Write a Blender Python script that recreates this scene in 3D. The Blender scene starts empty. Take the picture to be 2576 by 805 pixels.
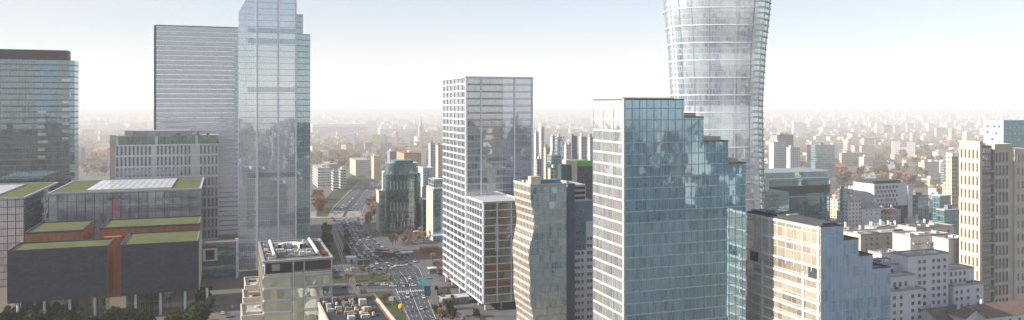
import bpy, math, random
from mathutils import Vector, Matrix
R = math.radians
random.seed(7)
scene = bpy.context.scene
COL = scene.collection
# ---------------------------------------------------------------- survey helpers
F, U0, V0, H = 2003.6, 1288.0, 268.0, 110.0        # focal length in survey units, principal column, horizon row, eye height (m)
def PX(u, D): return ((u - U0) / F * D, D)
def ZV(v, D): return H - (v - V0) / F * D
def GD(v): return H * F / (v - V0)
def G(u, v):
    D = GD(v); return PX(u, D)
CS, SN = 0.941, 0.338
RZ = math.atan2(SN, CS)                              # street grid of the district
def lenB(u0, D0, u1):                                # length along a street front from (u0,D0) to column u1
    x, y = PX(u0, D0); k = (u1 - U0) / F
    return (k * y - x) / (CS - k * SN)
def lenA(u0, D0, u1):                                # length along the receding side
    x, y = PX(u0, D0); k = (u1 - U0) / F
    return (k * y - x) / (-SN - k * CS)
def loc2w(org, x, y): return (org[0] + x * CS - y * SN, org[1] + x * SN + y * CS)
foot = []                                            # occupied circles (x, y, r)
def occupy(org, W, L, rz=RZ):
    c, s = math.cos(rz), math.sin(rz)
    n = max(1, int(W / 12)); m = max(1, int(L / 12))
    for i in range(n + 1):
        for j in range(m + 1):
            x, y = W * i / n, L * j / m
            foot.append((org[0] + x * c - y * s, org[1] + x * s + y * c, 9))
# ---------------------------------------------------------------- mesh builder
class MB:
    def __init__(s): s.v = []; s.f = []; s.uv = []; s.mi = []
    def quad(s, a, b, c, d, m=0, uv=None):
        n = len(s.v); s.v += [a, b, c, d]; s.f.append((n, n + 1, n + 2, n + 3)); s.mi.append(m)
        if uv is None:
            e1 = Vector(b) - Vector(a); e2 = Vector(d) - Vector(a)
            uv = [(0, 0), (e1.length, 0), (e1.length, e2.length), (0, e2.length)]
        s.uv += uv
    def poly(s, pts, m=0):
        n = len(s.v); s.v += pts; s.f.append(tuple(range(n, n + len(pts)))); s.mi.append(m)
        s.uv += [(p[0], p[1]) for p in pts]
    def wall(s, p, q, z0, z1, m=0, u=0):             # vertical quad from p to q, outside on the right of p->q
        l = math.hypot(q[0] - p[0], q[1] - p[1])
        s.quad((p[0], p[1], z0), (q[0], q[1], z0), (q[0], q[1], z1), (p[0], p[1], z1), m,
               [(u, z0), (u + l, z0), (u + l, z1), (u, z1)])
        return u + l
    def prism(s, pts, z0, z1, m=0, mt=None, bottom=False):  # counter-clockwise plan
        u = 0
        for i in range(len(pts)):
            u = s.wall(pts[i], pts[(i + 1) % len(pts)], z0, z1, m, u)
        s.poly([(p[0], p[1], z1) for p in pts], m if mt is None else mt)
        if bottom: s.poly([(p[0], p[1], z0) for p in reversed(pts)], m)
    def box(s, x0, x1, y0, y1, z0, z1, m=0, mt=None, bottom=True):
        s.wall((x0, y0), (x1, y0), z0, z1, m, x0)
        s.wall((x1, y0), (x1, y1), z0, z1, m, y0 + 1000)
        s.wall((x1, y1), (x0, y1), z0, z1, m, x0 + 2000)
        s.wall((x0, y1), (x0, y0), z0, z1, m, y0 + 3000)
        s.poly([(x0, y0, z1), (x1, y0, z1), (x1, y1, z1), (x0, y1, z1)], m if mt is None else mt)
        if bottom: s.poly([(x0, y1, z0), (x1, y1, z0), (x1, y0, z0), (x0, y0, z0)], m)
    def tube(s, p0, p1, r0, r1=None, n=8, m=0, cap=True):
        if r1 is None: r1 = r0
        a = Vector(p0); b = Vector(p1); d = (b - a).normalized()
        e = d.orthogonal().normalized(); g = d.cross(e)
        A = [tuple(a + (e * math.cos(2 * math.pi * i / n) + g * math.sin(2 * math.pi * i / n)) * r0) for i in range(n)]
        B = [tuple(b + (e * math.cos(2 * math.pi * i / n) + g * math.sin(2 * math.pi * i / n)) * r1) for i in range(n)]
        for i in range(n):
            j = (i + 1) % n; s.quad(A[i], A[j], B[j], B[i], m)
        if cap: s.poly(B, m)
    def build(s, name, mats, parent=None, smooth=False):
        me = bpy.data.meshes.new(name); me.from_pydata(s.v, [], s.f)
        if not isinstance(mats, (list, tuple)): mats = [mats]
        for k in mats: me.materials.append(k)
        me.polygons.foreach_set('material_index', s.mi)
        uvl = me.uv_layers.new(name='UVMap')
        uvl.data.foreach_set('uv', [c for t in s.uv for c in t])
        if smooth: me.polygons.foreach_set('use_smooth', [True] * len(s.f))
        me.update()
        o = bpy.data.objects.new(name, me); COL.objects.link(o)
        if parent: o.parent = parent
        return o
def tag(o, label=None, cat=None, group=None, kind=None):
    if label: o['label'] = label
    if cat: o['category'] = cat
    if group: o['group'] = group
    if kind: o['kind'] = kind
    return o
def thing(name, label, cat, loc=(0, 0, 0), rz=0.0, group=None):
    o = bpy.data.objects.new(name, None); COL.objects.link(o)
    o.empty_display_size = 2
    o.location = loc if len(loc) == 3 else (loc[0], loc[1], 0); o.rotation_euler = (0, 0, rz)
    return tag(o, label, cat, group)
def boxpart(name, mat, parent, *args, **kw):
    m = MB(); m.box(*args, **kw); return m.build(name, mat, parent)
# ---------------------------------------------------------------- materials
class NT:
    def __init__(s, name):
        s.m = bpy.data.materials.new(name); s.m.use_nodes = True
        s.t = s.m.node_tree; s.t.nodes.clear(); s.out = s.n('ShaderNodeOutputMaterial')
    def n(s, t, **kw):
        o = s.t.nodes.new(t)
        for k, v in kw.items(): setattr(o, k, v)
        return o
    def l(s, a, b): s.t.links.new(a, b)
    def val(s, sock, x):
        if isinstance(x, (int, float)): sock.default_value = x
        elif isinstance(x, tuple): sock.default_value = x if len(x) == len(sock.default_value) else (*x, 1.0)
        else: s.l(x, sock)
    def math(s, op, a, b=0.0, c=None):
        o = s.n('ShaderNodeMath', operation=op); s.val(o.inputs[0], a); s.val(o.inputs[1], b)
        if c is not None: s.val(o.inputs[2], c)
        return o.outputs[0]
    def mix(s, f, a, b):
        o = s.n('ShaderNodeMix', data_type='RGBA'); s.val(o.inputs[0], f); s.val(o.inputs[6], a); s.val(o.inputs[7], b)
        return o.outputs[2]
    def noise(s, vec, scale, detail=3.0):
        o = s.n('ShaderNodeTexNoise'); o.inputs['Scale'].default_value = scale; o.inputs['Detail'].default_value = detail
        if vec is not None: s.l(vec, o.inputs['Vector'])
        return o
    def smooth(s, x, a, b):
        o = s.n('ShaderNodeMapRange', interpolation_type='SMOOTHSTEP')
        s.val(o.inputs[0], x); o.inputs[1].default_value = a; o.inputs[2].default_value = b
        return o.outputs[0]
def panelled(name, col, pw, ph, joint=.06, var=.25, rough=.6):
    k = NT(name); tc = k.n('ShaderNodeTexCoord'); sp = k.n('ShaderNodeSeparateXYZ'); k.l(tc.outputs['UV'], sp.inputs[0])
    b = k.math('DIVIDE', sp.outputs[1], ph); a = k.math('ADD', k.math('DIVIDE', sp.outputs[0], pw), k.math('MULTIPLY', k.math('FLOOR', b), .37))
    cv = k.n('ShaderNodeCombineXYZ'); k.l(k.math('FLOOR', a), cv.inputs[0]); k.l(k.math('FLOOR', b), cv.inputs[1])
    wn = k.n('ShaderNodeTexWhiteNoise', noise_dimensions='3D'); k.l(cv.outputs[0], wn.inputs[0])
    mp = k.n('ShaderNodeMapping'); mp.inputs['Scale'].default_value = (1, 1, .1); k.l(tc.outputs['Object'], mp.inputs[0])
    st = k.noise(mp.outputs[0], .5, 5).outputs[0]; big = k.noise(tc.outputs['Object'], .06, 4).outputs[0]
    f = k.math('ADD', k.math('MULTIPLY', wn.outputs[0], .35), k.math('ADD', k.math('MULTIPLY', st, .45), k.math('MULTIPLY', big, .5)))
    c = k.mix(k.smooth(f, .3, 1.0), tuple(x * (1 - var) for x in col), tuple(x * (1 + var) for x in col))
    j = k.math('MAXIMUM', k.math('LESS_THAN', k.math('FRACT', a), joint / pw), k.math('LESS_THAN', k.math('FRACT', b), joint / ph))
    p = k.n('ShaderNodeBsdfPrincipled'); p.inputs['Roughness'].default_value = rough; k.l(k.mix(j, c, tuple(x * .5 for x in col)), p.inputs['Base Color']); k.l(p.outputs[0], k.out.inputs[0]); return k.m
def plain(name, col, rough=0.7, var=0.15, scale=0.25, col2=None, spec=0.3, metal=0.0, streak=False):
    k = NT(name); tc = k.n('ShaderNodeTexCoord')
    vec = tc.outputs['Object']
    if streak:
        mp = k.n('ShaderNodeMapping'); mp.inputs['Scale'].default_value = (1, 1, 0.12); k.l(vec, mp.inputs[0]); vec = mp.outputs[0]
    nz = k.noise(vec, scale, 5.0).outputs[0]
    nz2 = k.noise(vec, scale * 9, 2.0).outputs[0]
    f = k.smooth(k.math('MULTIPLY_ADD', nz2, 0.35, k.math('MULTIPLY', nz, 0.65)), 0.33, 0.67)
    c2 = col2 or tuple(min(1, c * (1 + var)) for c in col)
    c1 = col if col2 else tuple(c * (1 - var) for c in col)
    b = k.n('ShaderNodeBsdfPrincipled'); k.l(k.mix(f, c1, c2), b.inputs['Base Color'])
    b.inputs['Roughness'].default_value = rough; b.inputs['Specular IOR Level'].default_value = spec
    b.inputs['Metallic'].default_value = metal
    k.l(b.outputs[0], k.out.inputs[0]); return k.m
def facade(name, dark, light, floor=4.0, bay=3.0, mull=0.25, slab=0.6, frame=(.6, .62, .65), refl=0.45, tint=(.8, .9, .95),
           wob=0.02, blot=0.05, rough=0.03, slab_col=None, bias=0.0, off=0.0, sub=0.0, vst=1.0, pv=.24, fv=.26):
    """curtain wall: panes on a floor x bay grid, each with its own interior tone, painted reflection blotches and slight tilt, frames and spandrels between"""
    k = NT(name); tc = k.n('ShaderNodeTexCoord'); geo = k.n('ShaderNodeNewGeometry'); oi = k.n('ShaderNodeObjectInfo')
    sp = k.n('ShaderNodeSeparateXYZ'); k.l(tc.outputs['UV'], sp.inputs[0])
    a = k.math('DIVIDE', sp.outputs[0], bay); b = k.math('DIVIDE', k.math('ADD', sp.outputs[1], off), floor)
    fa, fb = k.math('FRACT', a), k.math('FRACT', b)
    ca, cb = k.math('FLOOR', a), k.math('FLOOR', b)
    cv = k.n('ShaderNodeCombineXYZ'); k.l(ca, cv.inputs[0]); k.l(cb, cv.inputs[1]); k.l(oi.outputs['Random'], cv.inputs[2])
    wn = k.n('ShaderNodeTexWhiteNoise', noise_dimensions='3D'); k.l(cv.outputs[0], wn.inputs[0])
    # tone of a floor plate (lights, blinds) and of a pane
    cf = k.n('ShaderNodeCombineXYZ'); k.l(k.math('FLOOR', k.math('DIVIDE', ca, 4.0)), cf.inputs[0]); k.l(cb, cf.inputs[1]); cf.inputs[2].default_value = 3.3
    wf = k.n('ShaderNodeTexWhiteNoise', noise_dimensions='3D'); k.l(cf.outputs[0], wf.inputs[0])
    bm = k.n('ShaderNodeMapping'); bm.inputs['Scale'].default_value = (1, 1, vst); k.l(tc.outputs['Object'], bm.inputs[0])
    big = k.noise(bm.outputs[0], blot, 4.0).outputs[0]  # broad blotches put an impression of reflections into the glass colour
    tone = k.math('ADD', k.math('MULTIPLY', wn.outputs[0], pv), k.math('ADD', k.math('MULTIPLY_ADD', wf.outputs[0], fv, .13 - fv / 2), k.math('MULTIPLY', big, 0.85)))
    tone = k.smooth(k.math('ADD', tone, bias), 0.3, 1.0)
    pane_col = k.mix(tone, dark, light)
    # small dark gap near ceiling of each floor for depth
    nz = k.noise(tc.outputs['Object'], 0.16, 3.0)
    def ctr(col, amp):
        v = k.n('ShaderNodeVectorMath', operation='SUBTRACT'); k.l(col, v.inputs[0]); v.inputs[1].default_value = (.5, .5, .5)
        w = k.n('ShaderNodeVectorMath', operation='SCALE'); k.l(v.outputs[0], w.inputs[0]); w.inputs['Scale'].default_value = amp
        return w.outputs[0]
    ad = k.n('ShaderNodeVectorMath', operation='ADD'); k.l(ctr(wn.outputs[1], wob * .22), ad.inputs[0]); k.l(ctr(nz.outputs[1], wob * 1.5), ad.inputs[1])
    a2 = k.n('ShaderNodeVectorMath', operation='ADD'); k.l(ad.outputs[0], a2.inputs[0]); k.l(geo.outputs['Normal'], a2.inputs[1])
    nm = k.n('ShaderNodeVectorMath', operation='NORMALIZE'); k.l(a2.outputs[0], nm.inputs[0])
    di = k.n('ShaderNodeBsdfDiffuse'); k.l(pane_col, di.inputs[0])
    gl = k.n('ShaderNodeBsdfGlossy'); gl.inputs[0].default_value = (*tint, 1); gl.inputs['Roughness'].default_value = rough; k.l(nm.outputs[0], gl.inputs['Normal'])
    lw = k.n('ShaderNodeLayerWeight'); lw.inputs[0].default_value = 0.35
    fac = k.math('MULTIPLY_ADD', lw.outputs['Facing'], 1.0 - refl, refl)
    ms = k.n('ShaderNodeMixShader'); k.l(fac, ms.inputs[0]); k.l(di.outputs[0], ms.inputs[1]); k.l(gl.outputs[0], ms.inputs[2])
    fr = k.n('ShaderNodeBsdfPrincipled'); fr.inputs['Roughness'].default_value = 0.5
    mu = k.math('LESS_THAN', fa, mull / bay); sl = k.math('LESS_THAN', fb, slab / floor)
    if sub: mu = k.math('MAXIMUM', mu, k.math('LESS_THAN', k.math('FRACT', k.math('MULTIPLY', a, sub)), mull * 0.5 * sub / bay))
    scn = k.noise(tc.outputs['Object'], 0.2, 4.0).outputs[0]
    fcol = k.mix(sl, frame, slab_col or frame)
    k.l(k.mix(k.math('MULTIPLY', scn, 0.5), fcol, k.mix(0.65, fcol, (0.1, 0.1, 0.11))), fr.inputs['Base Color'])
    m2 = k.n('ShaderNodeMixShader'); k.l(k.math('MAXIMUM', mu, sl), m2.inputs[0]); k.l(ms.outputs[0], m2.inputs[1]); k.l(fr.outputs[0], m2.inputs[2])
    k.l(m2.outputs[0], k.out.inputs[0]); return k.m
def pane_mat(name, dark, light, refl=0.35, tint=(.85, .92, 1)):
    k = NT(name); oi = k.n('ShaderNodeObjectInfo'); geo = k.n('ShaderNodeNewGeometry')
    wn = k.n('ShaderNodeTexWhiteNoise', noise_dimensions='3D')
    v = k.n('ShaderNodeVectorMath', operation='SNAP'); k.l(geo.outputs['Position'], v.inputs[0]); v.inputs[1].default_value = (2.9, 2.9, 2.9)
    k.l(v.outputs[0], wn.inputs[0])
    di = k.n('ShaderNodeBsdfDiffuse'); k.l(k.mix(k.math('POWER', wn.outputs[0], 2.0), dark, light), di.inputs[0])
    gl = k.n('ShaderNodeBsdfGlossy'); gl.inputs[0].default_value = (*tint, 1); gl.inputs['Roughness'].default_value = 0.06
    ms = k.n('ShaderNodeMixShader'); ms.inputs[0].default_value = refl; k.l(di.outputs[0], ms.inputs[1]); k.l(gl.outputs[0], ms.inputs[2])
    k.l(ms.outputs[0], k.out.inputs[0]); return k.m
def hashed_wall(name, cols, win=(.08, .09, .1), floor=3.0, bay=3.0, ww=0.5, wh=0.5, rough=0.8):
    """plastered wall whose tone differs per object, with a regular grid of small dark windows"""
    k = NT(name); tc = k.n('ShaderNodeTexCoord'); oi = k.n('ShaderNodeObjectInfo')
    sp = k.n('ShaderNodeSeparateXYZ'); k.l(tc.outputs['UV'], sp.inputs[0])
    a = k.math('DIVIDE', sp.outputs[0], bay); b = k.math('DIVIDE', sp.outputs[1], floor)
    def band(x, w): return k.math('LESS_THAN', k.math('ABSOLUTE', k.math('SUBTRACT', k.math('FRACT', x), 0.5)), w / 2)
    w = k.math('MULTIPLY', band(a, ww), band(b, wh))
    cv = k.n('ShaderNodeCombineXYZ'); k.l(k.math('FLOOR', a), cv.inputs[0]); k.l(k.math('FLOOR', b), cv.inputs[1]); k.l(oi.outputs['Random'], cv.inputs[2])
    wn = k.n('ShaderNodeTexWhiteNoise', noise_dimensions='3D'); k.l(cv.outputs[0], wn.inputs[0])
    wc = k.mix(k.math('MULTIPLY', wn.outputs[0], 0.6), win, tuple(min(1, c * 4) for c in win))
    cr = k.n('ShaderNodeValToRGB'); cr.color_ramp.interpolation = 'LINEAR'
    while len(cr.color_ramp.elements) < len(cols): cr.color_ramp.elements.new(0.5)
    for i, c in enumerate(cols):
        e = cr.color_ramp.elements[i]; e.position = i / max(1, len(cols) - 1); e.color = (*c, 1)
    k.l(oi.outputs['Random'], cr.inputs[0])
    nz = k.noise(tc.outputs['Object'], 0.12, 5.0).outputs[0]
    base = k.mix(k.math('MULTIPLY', nz, 0.5), cr.outputs[0], k.mix(0.5, cr.outputs[0], (.12, .11, .1)))
    p = k.n('ShaderNodeBsdfPrincipled'); p.inputs['Roughness'].default_value = rough; p.inputs['Specular IOR Level'].default_value = 0.2
    k.l(k.mix(w, base, wc), p.inputs['Base Color']); k.l(p.outputs[0], k.out.inputs[0]); return k.m
M = {}
M['white'] = plain('white_render', (.62, .63, .65), .7, .08, .2)
M['whitemetal'] = plain('white_metal', (.72, .73, .76), .4, .06, .3)
M['palegrey'] = plain('pale_grey_panel', (.45, .46, .48), .6, .1, .2)
M['midgrey'] = plain('grey_panel', (.2, .21, .23), .6, .15, .2)
M['darkgrey'] = plain('dark_grey_panel', (.06, .065, .075), .55, .2, .2)
M['slate'] = panelled('slate_cladding', (.034, .046, .064), 2.4, 1.2, .07, .35, .55)
M['orange'] = panelled('rust_orange_cladding', (.34, .115, .035), 1.6, 2.4, .06, .22, .7)
M['turfroof'] = plain('sedum_roof', (.088, .078, .034), .95, .3, .11, col2=(.10, .138, .036))
M['beige'] = plain('beige_stone', (.52, .47, .405), .75, .1, .2)
M['cream'] = plain('cream_stone', (.55, .495, .42), .75, .08, .15)
M['roofgrey'] = plain('roof_felt', (.17, .16, .155), .9, .3, .25)
M['roofpale'] = plain('roof_gravel', (.36, .34, .32), .9, .25, .3)
M['terracotta'] = plain('terracotta', (.3, .15, .09), .85, .25, .3)
M['brownroof'] = plain('brown_metal_roof', (.16, .115, .095), .7, .2, .3)
M['asphalt'] = plain('asphalt', (.055, .064, .08), .85, .2, .05, spec=.4)
M['pavement'] = plain('concrete_paving', (.12, .12, .122), .9, .25, .1)
M['track'] = plain('tram_ballast', (.13, .105, .085), .95, .3, .2)
M['marking'] = plain('road_paint', (.6, .6, .6), .7, .1, 1)
M['steel'] = plain('galvanised_steel', (.3, .31, .33), .4, .1, 1, metal=.6)
M['black'] = plain('black_rubber', (.02, .02, .022), .7, .1, 1)
M['blueroof'] = plain('blue_metal_roof', (.09, .22, .3), .5, .15, .3)
M['teal'] = plain('turquoise_canopy', (.04, .15, .16), .5, .1, .3)
M['greenpanel'] = plain('bright_green_panel', (.14, .42, .05), .6, .1, .2)
M['yellow'] = plain('yellow_shell', (.75, .42, .02), .4, .1, .6)
M['red'] = plain('red_paint', (.45, .05, .03), .4, .1, .6)
M['trunk'] = plain('bark', (.07, .055, .045), .9, .3, 1)
M['pane'] = pane_mat('window_pane', (.02, .025, .03), (.2, .2, .19))
M['panedark'] = pane_mat('dark_window_pane', (.02, .022, .025), (.10, .10, .10), refl=.2)
M['skylight'] = pane_mat('skylight_glass', (.45, .47, .5), (.62, .64, .66), refl=.25)
win_mesh = {}
def window_geo(mb, w, h, T=None, fr=0.1):
    def t(p): return tuple(T @ Vector(p)) if T else p
    y0, y1 = -0.07, -0.12
    mb.quad(t((-w / 2, y0, 0)), t((w / 2, y0, 0)), t((w / 2, y0, h)), t((-w / 2, y0, h)), 0)
    for (a, b, c, d) in ((-w / 2 - fr, w / 2 + fr, -fr, 0), (-w / 2 - fr, w / 2 + fr, h, h + fr), (-w / 2 - fr, -w / 2, 0, h), (w / 2, w / 2 + fr, 0, h), (-.03, .03, 0, h)):
        mb.quad(t((a, y1, c)), t((b, y1, c)), t((b, y1, d)), t((a, y1, d)), 1)
        mb.quad(t((a, y1, d)), t((b, y1, d)), t((b, 0, d)), t((a, 0, d)), 1)
        mb.quad(t((a, 0, c)), t((a, y1, c)), t((a, y1, d)), t((a, 0, d)), 1)
    return mb
def windows(parent, spots, w, h, mats, name='window', fr=0.1):
    """spots: (x, y, z, facing) in the building's own frame, nearest first; 'f' front, 'l' left, 'r' right"""
    rot = {'f': 0, 'l': -math.pi / 2, 'r': math.pi / 2}
    key = (w, h, fr, tuple(m.name for m in mats))
    if key not in win_mesh:
        o = window_geo(MB(), w, h, None, fr).build(name, list(mats)); win_mesh[key] = o.data; bpy.data.objects.remove(o)
    for (x, y, z, f) in spots[:100]:
        o = bpy.data.objects.new(name, win_mesh[key]); COL.objects.link(o); o.parent = parent
        o.location = (x, y, z); o.rotation_euler = (0, 0, rot[f])
    if len(spots) > 100:
        mb = MB()
        for (x, y, z, f) in spots[100:]:
            window_geo(mb, w, h, Matrix.Translation((x, y, z)) @ Matrix.Rotation(rot[f], 4, 'Z'), fr)
        tag(mb.build('more_windows', list(mats), parent), kind='stuff')
def grid(name, mat, parent, W, z0, z1, floor, bay, side='f', L=0, slab=(0.5, 0.3), mull=(0.3, 0.2), x0=0, first=0):
    """projecting slab edges and fins over one face; side f: y=0, l: x=0, r: x=W"""
    mb = MB()
    def bx(a0, a1, d, zz0, zz1):
        if side == 'f': mb.box(a0, a1, -d, 0.05, zz0, zz1)
        elif side == 'l': mb.box(-d, 0.05, a0, a1, zz0, zz1)
        else: mb.box(W - 0.05, W + d, a0, a1, zz0, zz1)
    ln = W if side == 'f' else L
    if slab:
        z = z0 + first
        while z <= z1 + 0.01:
            bx(x0 if side == 'f' else 0.001, ln, slab[1], z - slab[0] / 2, z + slab[0] / 2); z += floor
    if mull:
        n = max(1, round((ln - x0) / bay))
        for i in range(n + 1):
            a = x0 + (ln - x0) * i / n
            a = min(max(a, x0 + mull[0] / 2), ln - mull[0] / 2)
            bx(a - mull[0] / 2, a + mull[0] / 2, mull[1], z0, z1)
    return mb.build(name, mat, parent)
def roof_kit(parent, x0, x1, y0, y1, z, n, mats, seed=0, hmax=3.0, name='roof_unit'):
    """air handlers, ducts, vents and hatches set out on a loose grid so that they do not run into each other"""
    rnd = random.Random(seed); W, D = max(.5, x1 - x0), max(.5, y1 - y0)
    nx = max(1, int(round(math.sqrt(n * W / D)))); ny = max(1, -(-n // nx)); cw, cd = W / nx, D / ny
    cells = [(i, j) for i in range(nx) for j in range(ny)]; rnd.shuffle(cells)
    for (i, j) in cells[:n]:
        w, d = cw * rnd.uniform(.35, .85), cd * rnd.uniform(.35, .85); h = min(hmax * rnd.uniform(.3, 1), max(w, d) * 1.1)
        x, y = x0 + i * cw + rnd.uniform(0, cw - w), y0 + j * cd + rnd.uniform(0, cd - d); mb = MB(); k = rnd.random()
        if k < .5: mb.box(x, x + w, y, y + d, z - .05, z + h, bottom=False); mb.box(x + w * .1, x + w * .3, y + d * .1, y + d * .3, z + h, z + h + .25, bottom=False)
        elif k < .75:
            mb.box(x, x + w, y + d * .3, y + d * .3 + min(.8, d * .5), z + .2, z + .2 + min(.9, h), bottom=True); mb.box(x, x + min(.8, w * .4), y + d * .3, y + d, z - .05, z + .2 + min(.9, h) * .9, bottom=False)
        else:
            r = min(w, d) * .4; mb.tube((x + w / 2, y + d / 2, z - .05), (x + w / 2, y + d / 2, z + h * .7), r, r, 12); mb.tube((x + w / 2, y + d / 2, z + h * .7), (x + w / 2, y + d / 2, z + h * .7 + .15), r * .7, r * .7, 12)
        mb.build(name, rnd.choice(mats), parent)
def parapet(mb, x0, x1, y0, y1, z, h, t=0.4, m=0):
    mb.box(x0, x1, y0, y0 + t, z, z + h, m, bottom=False); mb.box(x0, x1, y1 - t, y1, z, z + h, m, bottom=False)
    mb.box(x0, x0 + t, y0 + t, y1 - t, z, z + h, m, bottom=False); mb.box(x1 - t, x1, y0 + t, y1 - t, z, z + h, m, bottom=False)
HAZE, SUN, SKY = 1 / 3300, 8.7, 0.172
M['sunlitpave'] = plain('sunlit_road_paving', (.30, .27, .24), .9, .2, .1); M['palepave'] = plain('plaza_paving', (.12, .12, .125), .9, .25, .15)  # cross-street tone has sunlight put into its colour
# ================================================================ THE MAIN BUILDINGS
# ---- blue stepped glass tower, right of centre
def stepped_tower():
    D = 290; org = PX(1570, D); L = lenA(1570, D, 1493); W = lenB(1570, D, 1876)
    t = thing('office_tower', 'tall blue glass office tower with stepped roofline and pale sunlit narrow side', 'office tower', org, RZ); occupy(org, W, L)
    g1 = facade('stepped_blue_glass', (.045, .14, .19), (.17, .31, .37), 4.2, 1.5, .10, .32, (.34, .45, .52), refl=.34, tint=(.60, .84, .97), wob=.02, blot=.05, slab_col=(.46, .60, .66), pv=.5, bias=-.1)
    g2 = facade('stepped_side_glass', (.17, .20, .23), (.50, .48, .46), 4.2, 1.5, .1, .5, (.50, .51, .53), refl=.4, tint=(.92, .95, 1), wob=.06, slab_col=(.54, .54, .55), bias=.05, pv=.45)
    us = [1720, 1770, 1832, 1876]; vs = [250, 294, 354, 409]
    x0 = 0
    for i, (u, v) in enumerate(zip(us, vs)):
        x1 = lenB(1570, D, u); dd = org[1] + x1 * SN
        z = ZV(v, dd)
        mb = MB(); mb.wall((x0, 0), (x1, 0), 0, z, 0, x0)
        if i == 0: mb.wall((0, L), (0, 0), 0, z, 1, 0)
        nz = ZV(vs[i + 1], dd) - .6 if i < 3 else 0
        mb.wall((x1, 0), (x1, L), nz, z, 0, 0); mb.wall((x1, L), (x0, L), 0, z, 0, 0)
        mb.poly([(x0, 0, z - .8), (x1, 0, z - .8), (x1, L, z - .8), (x0, L, z - .8)], 2)
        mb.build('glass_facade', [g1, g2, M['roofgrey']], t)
        pm = MB(); parapet(pm, x0 - (.15 if i == 0 else -.02), x1 + .12, -.15, L + .15, z - .3, .5, .5)
        pm.build('parapet', M['brownroof'] if i < 3 else M['brownroof'], t)
        zz = [z]
        if i == 0: z_top = z
        # mullion fins and floor edges on this bay
        fm = MB(); xx = x0 + .4
        while xx < x1: fm.box(xx - .05, xx + .05, -.16, .04, 0, z - .4, bottom=False); xx += 3.0
        fm.build('fin', M['palegrey'] if False else plain_fin, t)
        k = 8.4
        while k < z - 1: boxpart('floor_edge', plain_fin, t, x0 + .001, x1 - .001, -.10, .03, k - .09, k + .09); k += 4.2
        if i: boxpart('terrace_room', M['beige'], t, x0 + 1.0, x1 - 1.5, 3, L - 3, z - .78, z + 1.6)
        x0 = x1
    grid('side_floor_edge', M['palegrey'], t, W, 4.2, z_top - 4, 4.2, 7.5, 'l', L, slab=(.6, .2), mull=(.22, .16))
    boxpart('corner_post', M['white'], t, -.45, .25, -.35, .35, 0, z_top + .2)
    mb = MB(); mb.box(2, 24, 5, L - 5, z_top - .8, z_top + .7, bottom=False); mb.build('plant_room', M['beige'], t)
plain_fin = plain('pale_blue_fin', (.32, .46, .52), .4, .08, .3)
stepped_tower()
# ---- low stepped office, lower right, sunlit stone-coloured flank + blue glass front
def stepped_office():
    D = 285; org = PX(2065, D); L = lenA(2065, D, 1880); W = lenB(2065, D, 2240)
    t = thing('office_building', 'glass office block with long sunlit beige flank and blue front descending in steps', 'office building', org, RZ); occupy(org, W, L)
    g1 = facade('lowblue_glass', (.06, .17, .31), (.28, .46, .66), 4.0, 1.6, .08, .14, (.36, .5, .64), refl=.4, tint=(.65, .84, 1), wob=.1, pv=.45, blot=.05)
    g2 = facade('flank_glass', (.16, .135, .10), (.62, .54, .42), 4.0, 2.7, .10, .35, (.6, .55, .48), refl=.22, tint=(1, .94, .85), wob=.04, bias=.12)
    us = [2122, 2160, 2195, 2240]; vs = [566, 600, 640, 671]; x0 = 0
    for i, (u, v) in enumerate(zip(us, vs)):
        x1 = lenB(2065, D, u); z = ZV(v, org[1] + x1 * SN)
        nz = ZV(vs[i + 1], org[1] + x1 * SN) - .6 if i < 3 else 0
        mb = MB(); mb.wall((x0, 0), (x1, 0), 0, z, 0, x0)
        if i == 0: mb.wall((0, L), (0, 0), 0, z, 1, 0)
        mb.wall((x1, 0), (x1, L), nz, z, 0, 0); mb.wall((x1, L), (x0, L), 0, z, 0, 0)
        mb.poly([(x0, 0, z - .6), (x1, 0, z - .6), (x1, L, z - .6), (x0, L, z - .6)], 2)
        mb.build('glass_facade', [g1, g2, M['roofgrey']], t)
        pm = MB(); parapet(pm, x0 - (.12 if i == 0 else -.02), x1 + .1, -.1, L + .1, z - .25, .5, .6)
        pm.build('parapet', M['darkgrey'], t)
        if i == 0: zt = z
        x0 = x1
    # three tall loft floors above, then denser office floors
    for z in [zt - 1, zt - 8, zt - 15] + [zt - 20 - 4 * k for k in range(12)]:
        if z > 1: boxpart('floor_edge', M['whitemetal'], t, -.35, .05, .3, L, z - .38, z + .38)
    for k in range(1, 9): boxpart('mullion', M['whitemetal'], t, -.22, .05, L * k / 9 - .12, L * k / 9 + .12, zt - 17, zt - 1)
    for y in (.6, L * .2, L * .76): boxpart('pier', M['whitemetal'], t, -.45, .05, y, y + .8, 0, zt - (18 if y > 1 else 0))
    for y in (4.0, L - 4.5): boxpart('louvre_panel', M['darkgrey'], t, -.2, .05, y - 2.4, y + 2.4, zt - 19.2, zt - 15.5)
    boxpart('roof_edge', M['darkgrey'], t, 1.5, 8, 1, L - .5, zt - .6, zt + .9)
    roof_kit(t, 1.5, 9, L * .5, L - 4, zt + .9, 5, [M['roofgrey'], M['palegrey']], 3, 1.2)
    z = 4.0
    while z < zt - 1: boxpart('floor_line', plain_fin, t, .001, W * (.99 if z < 48 else .3), -.06, .03, z - .05, z + .05); z += 4
stepped_office()
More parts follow.
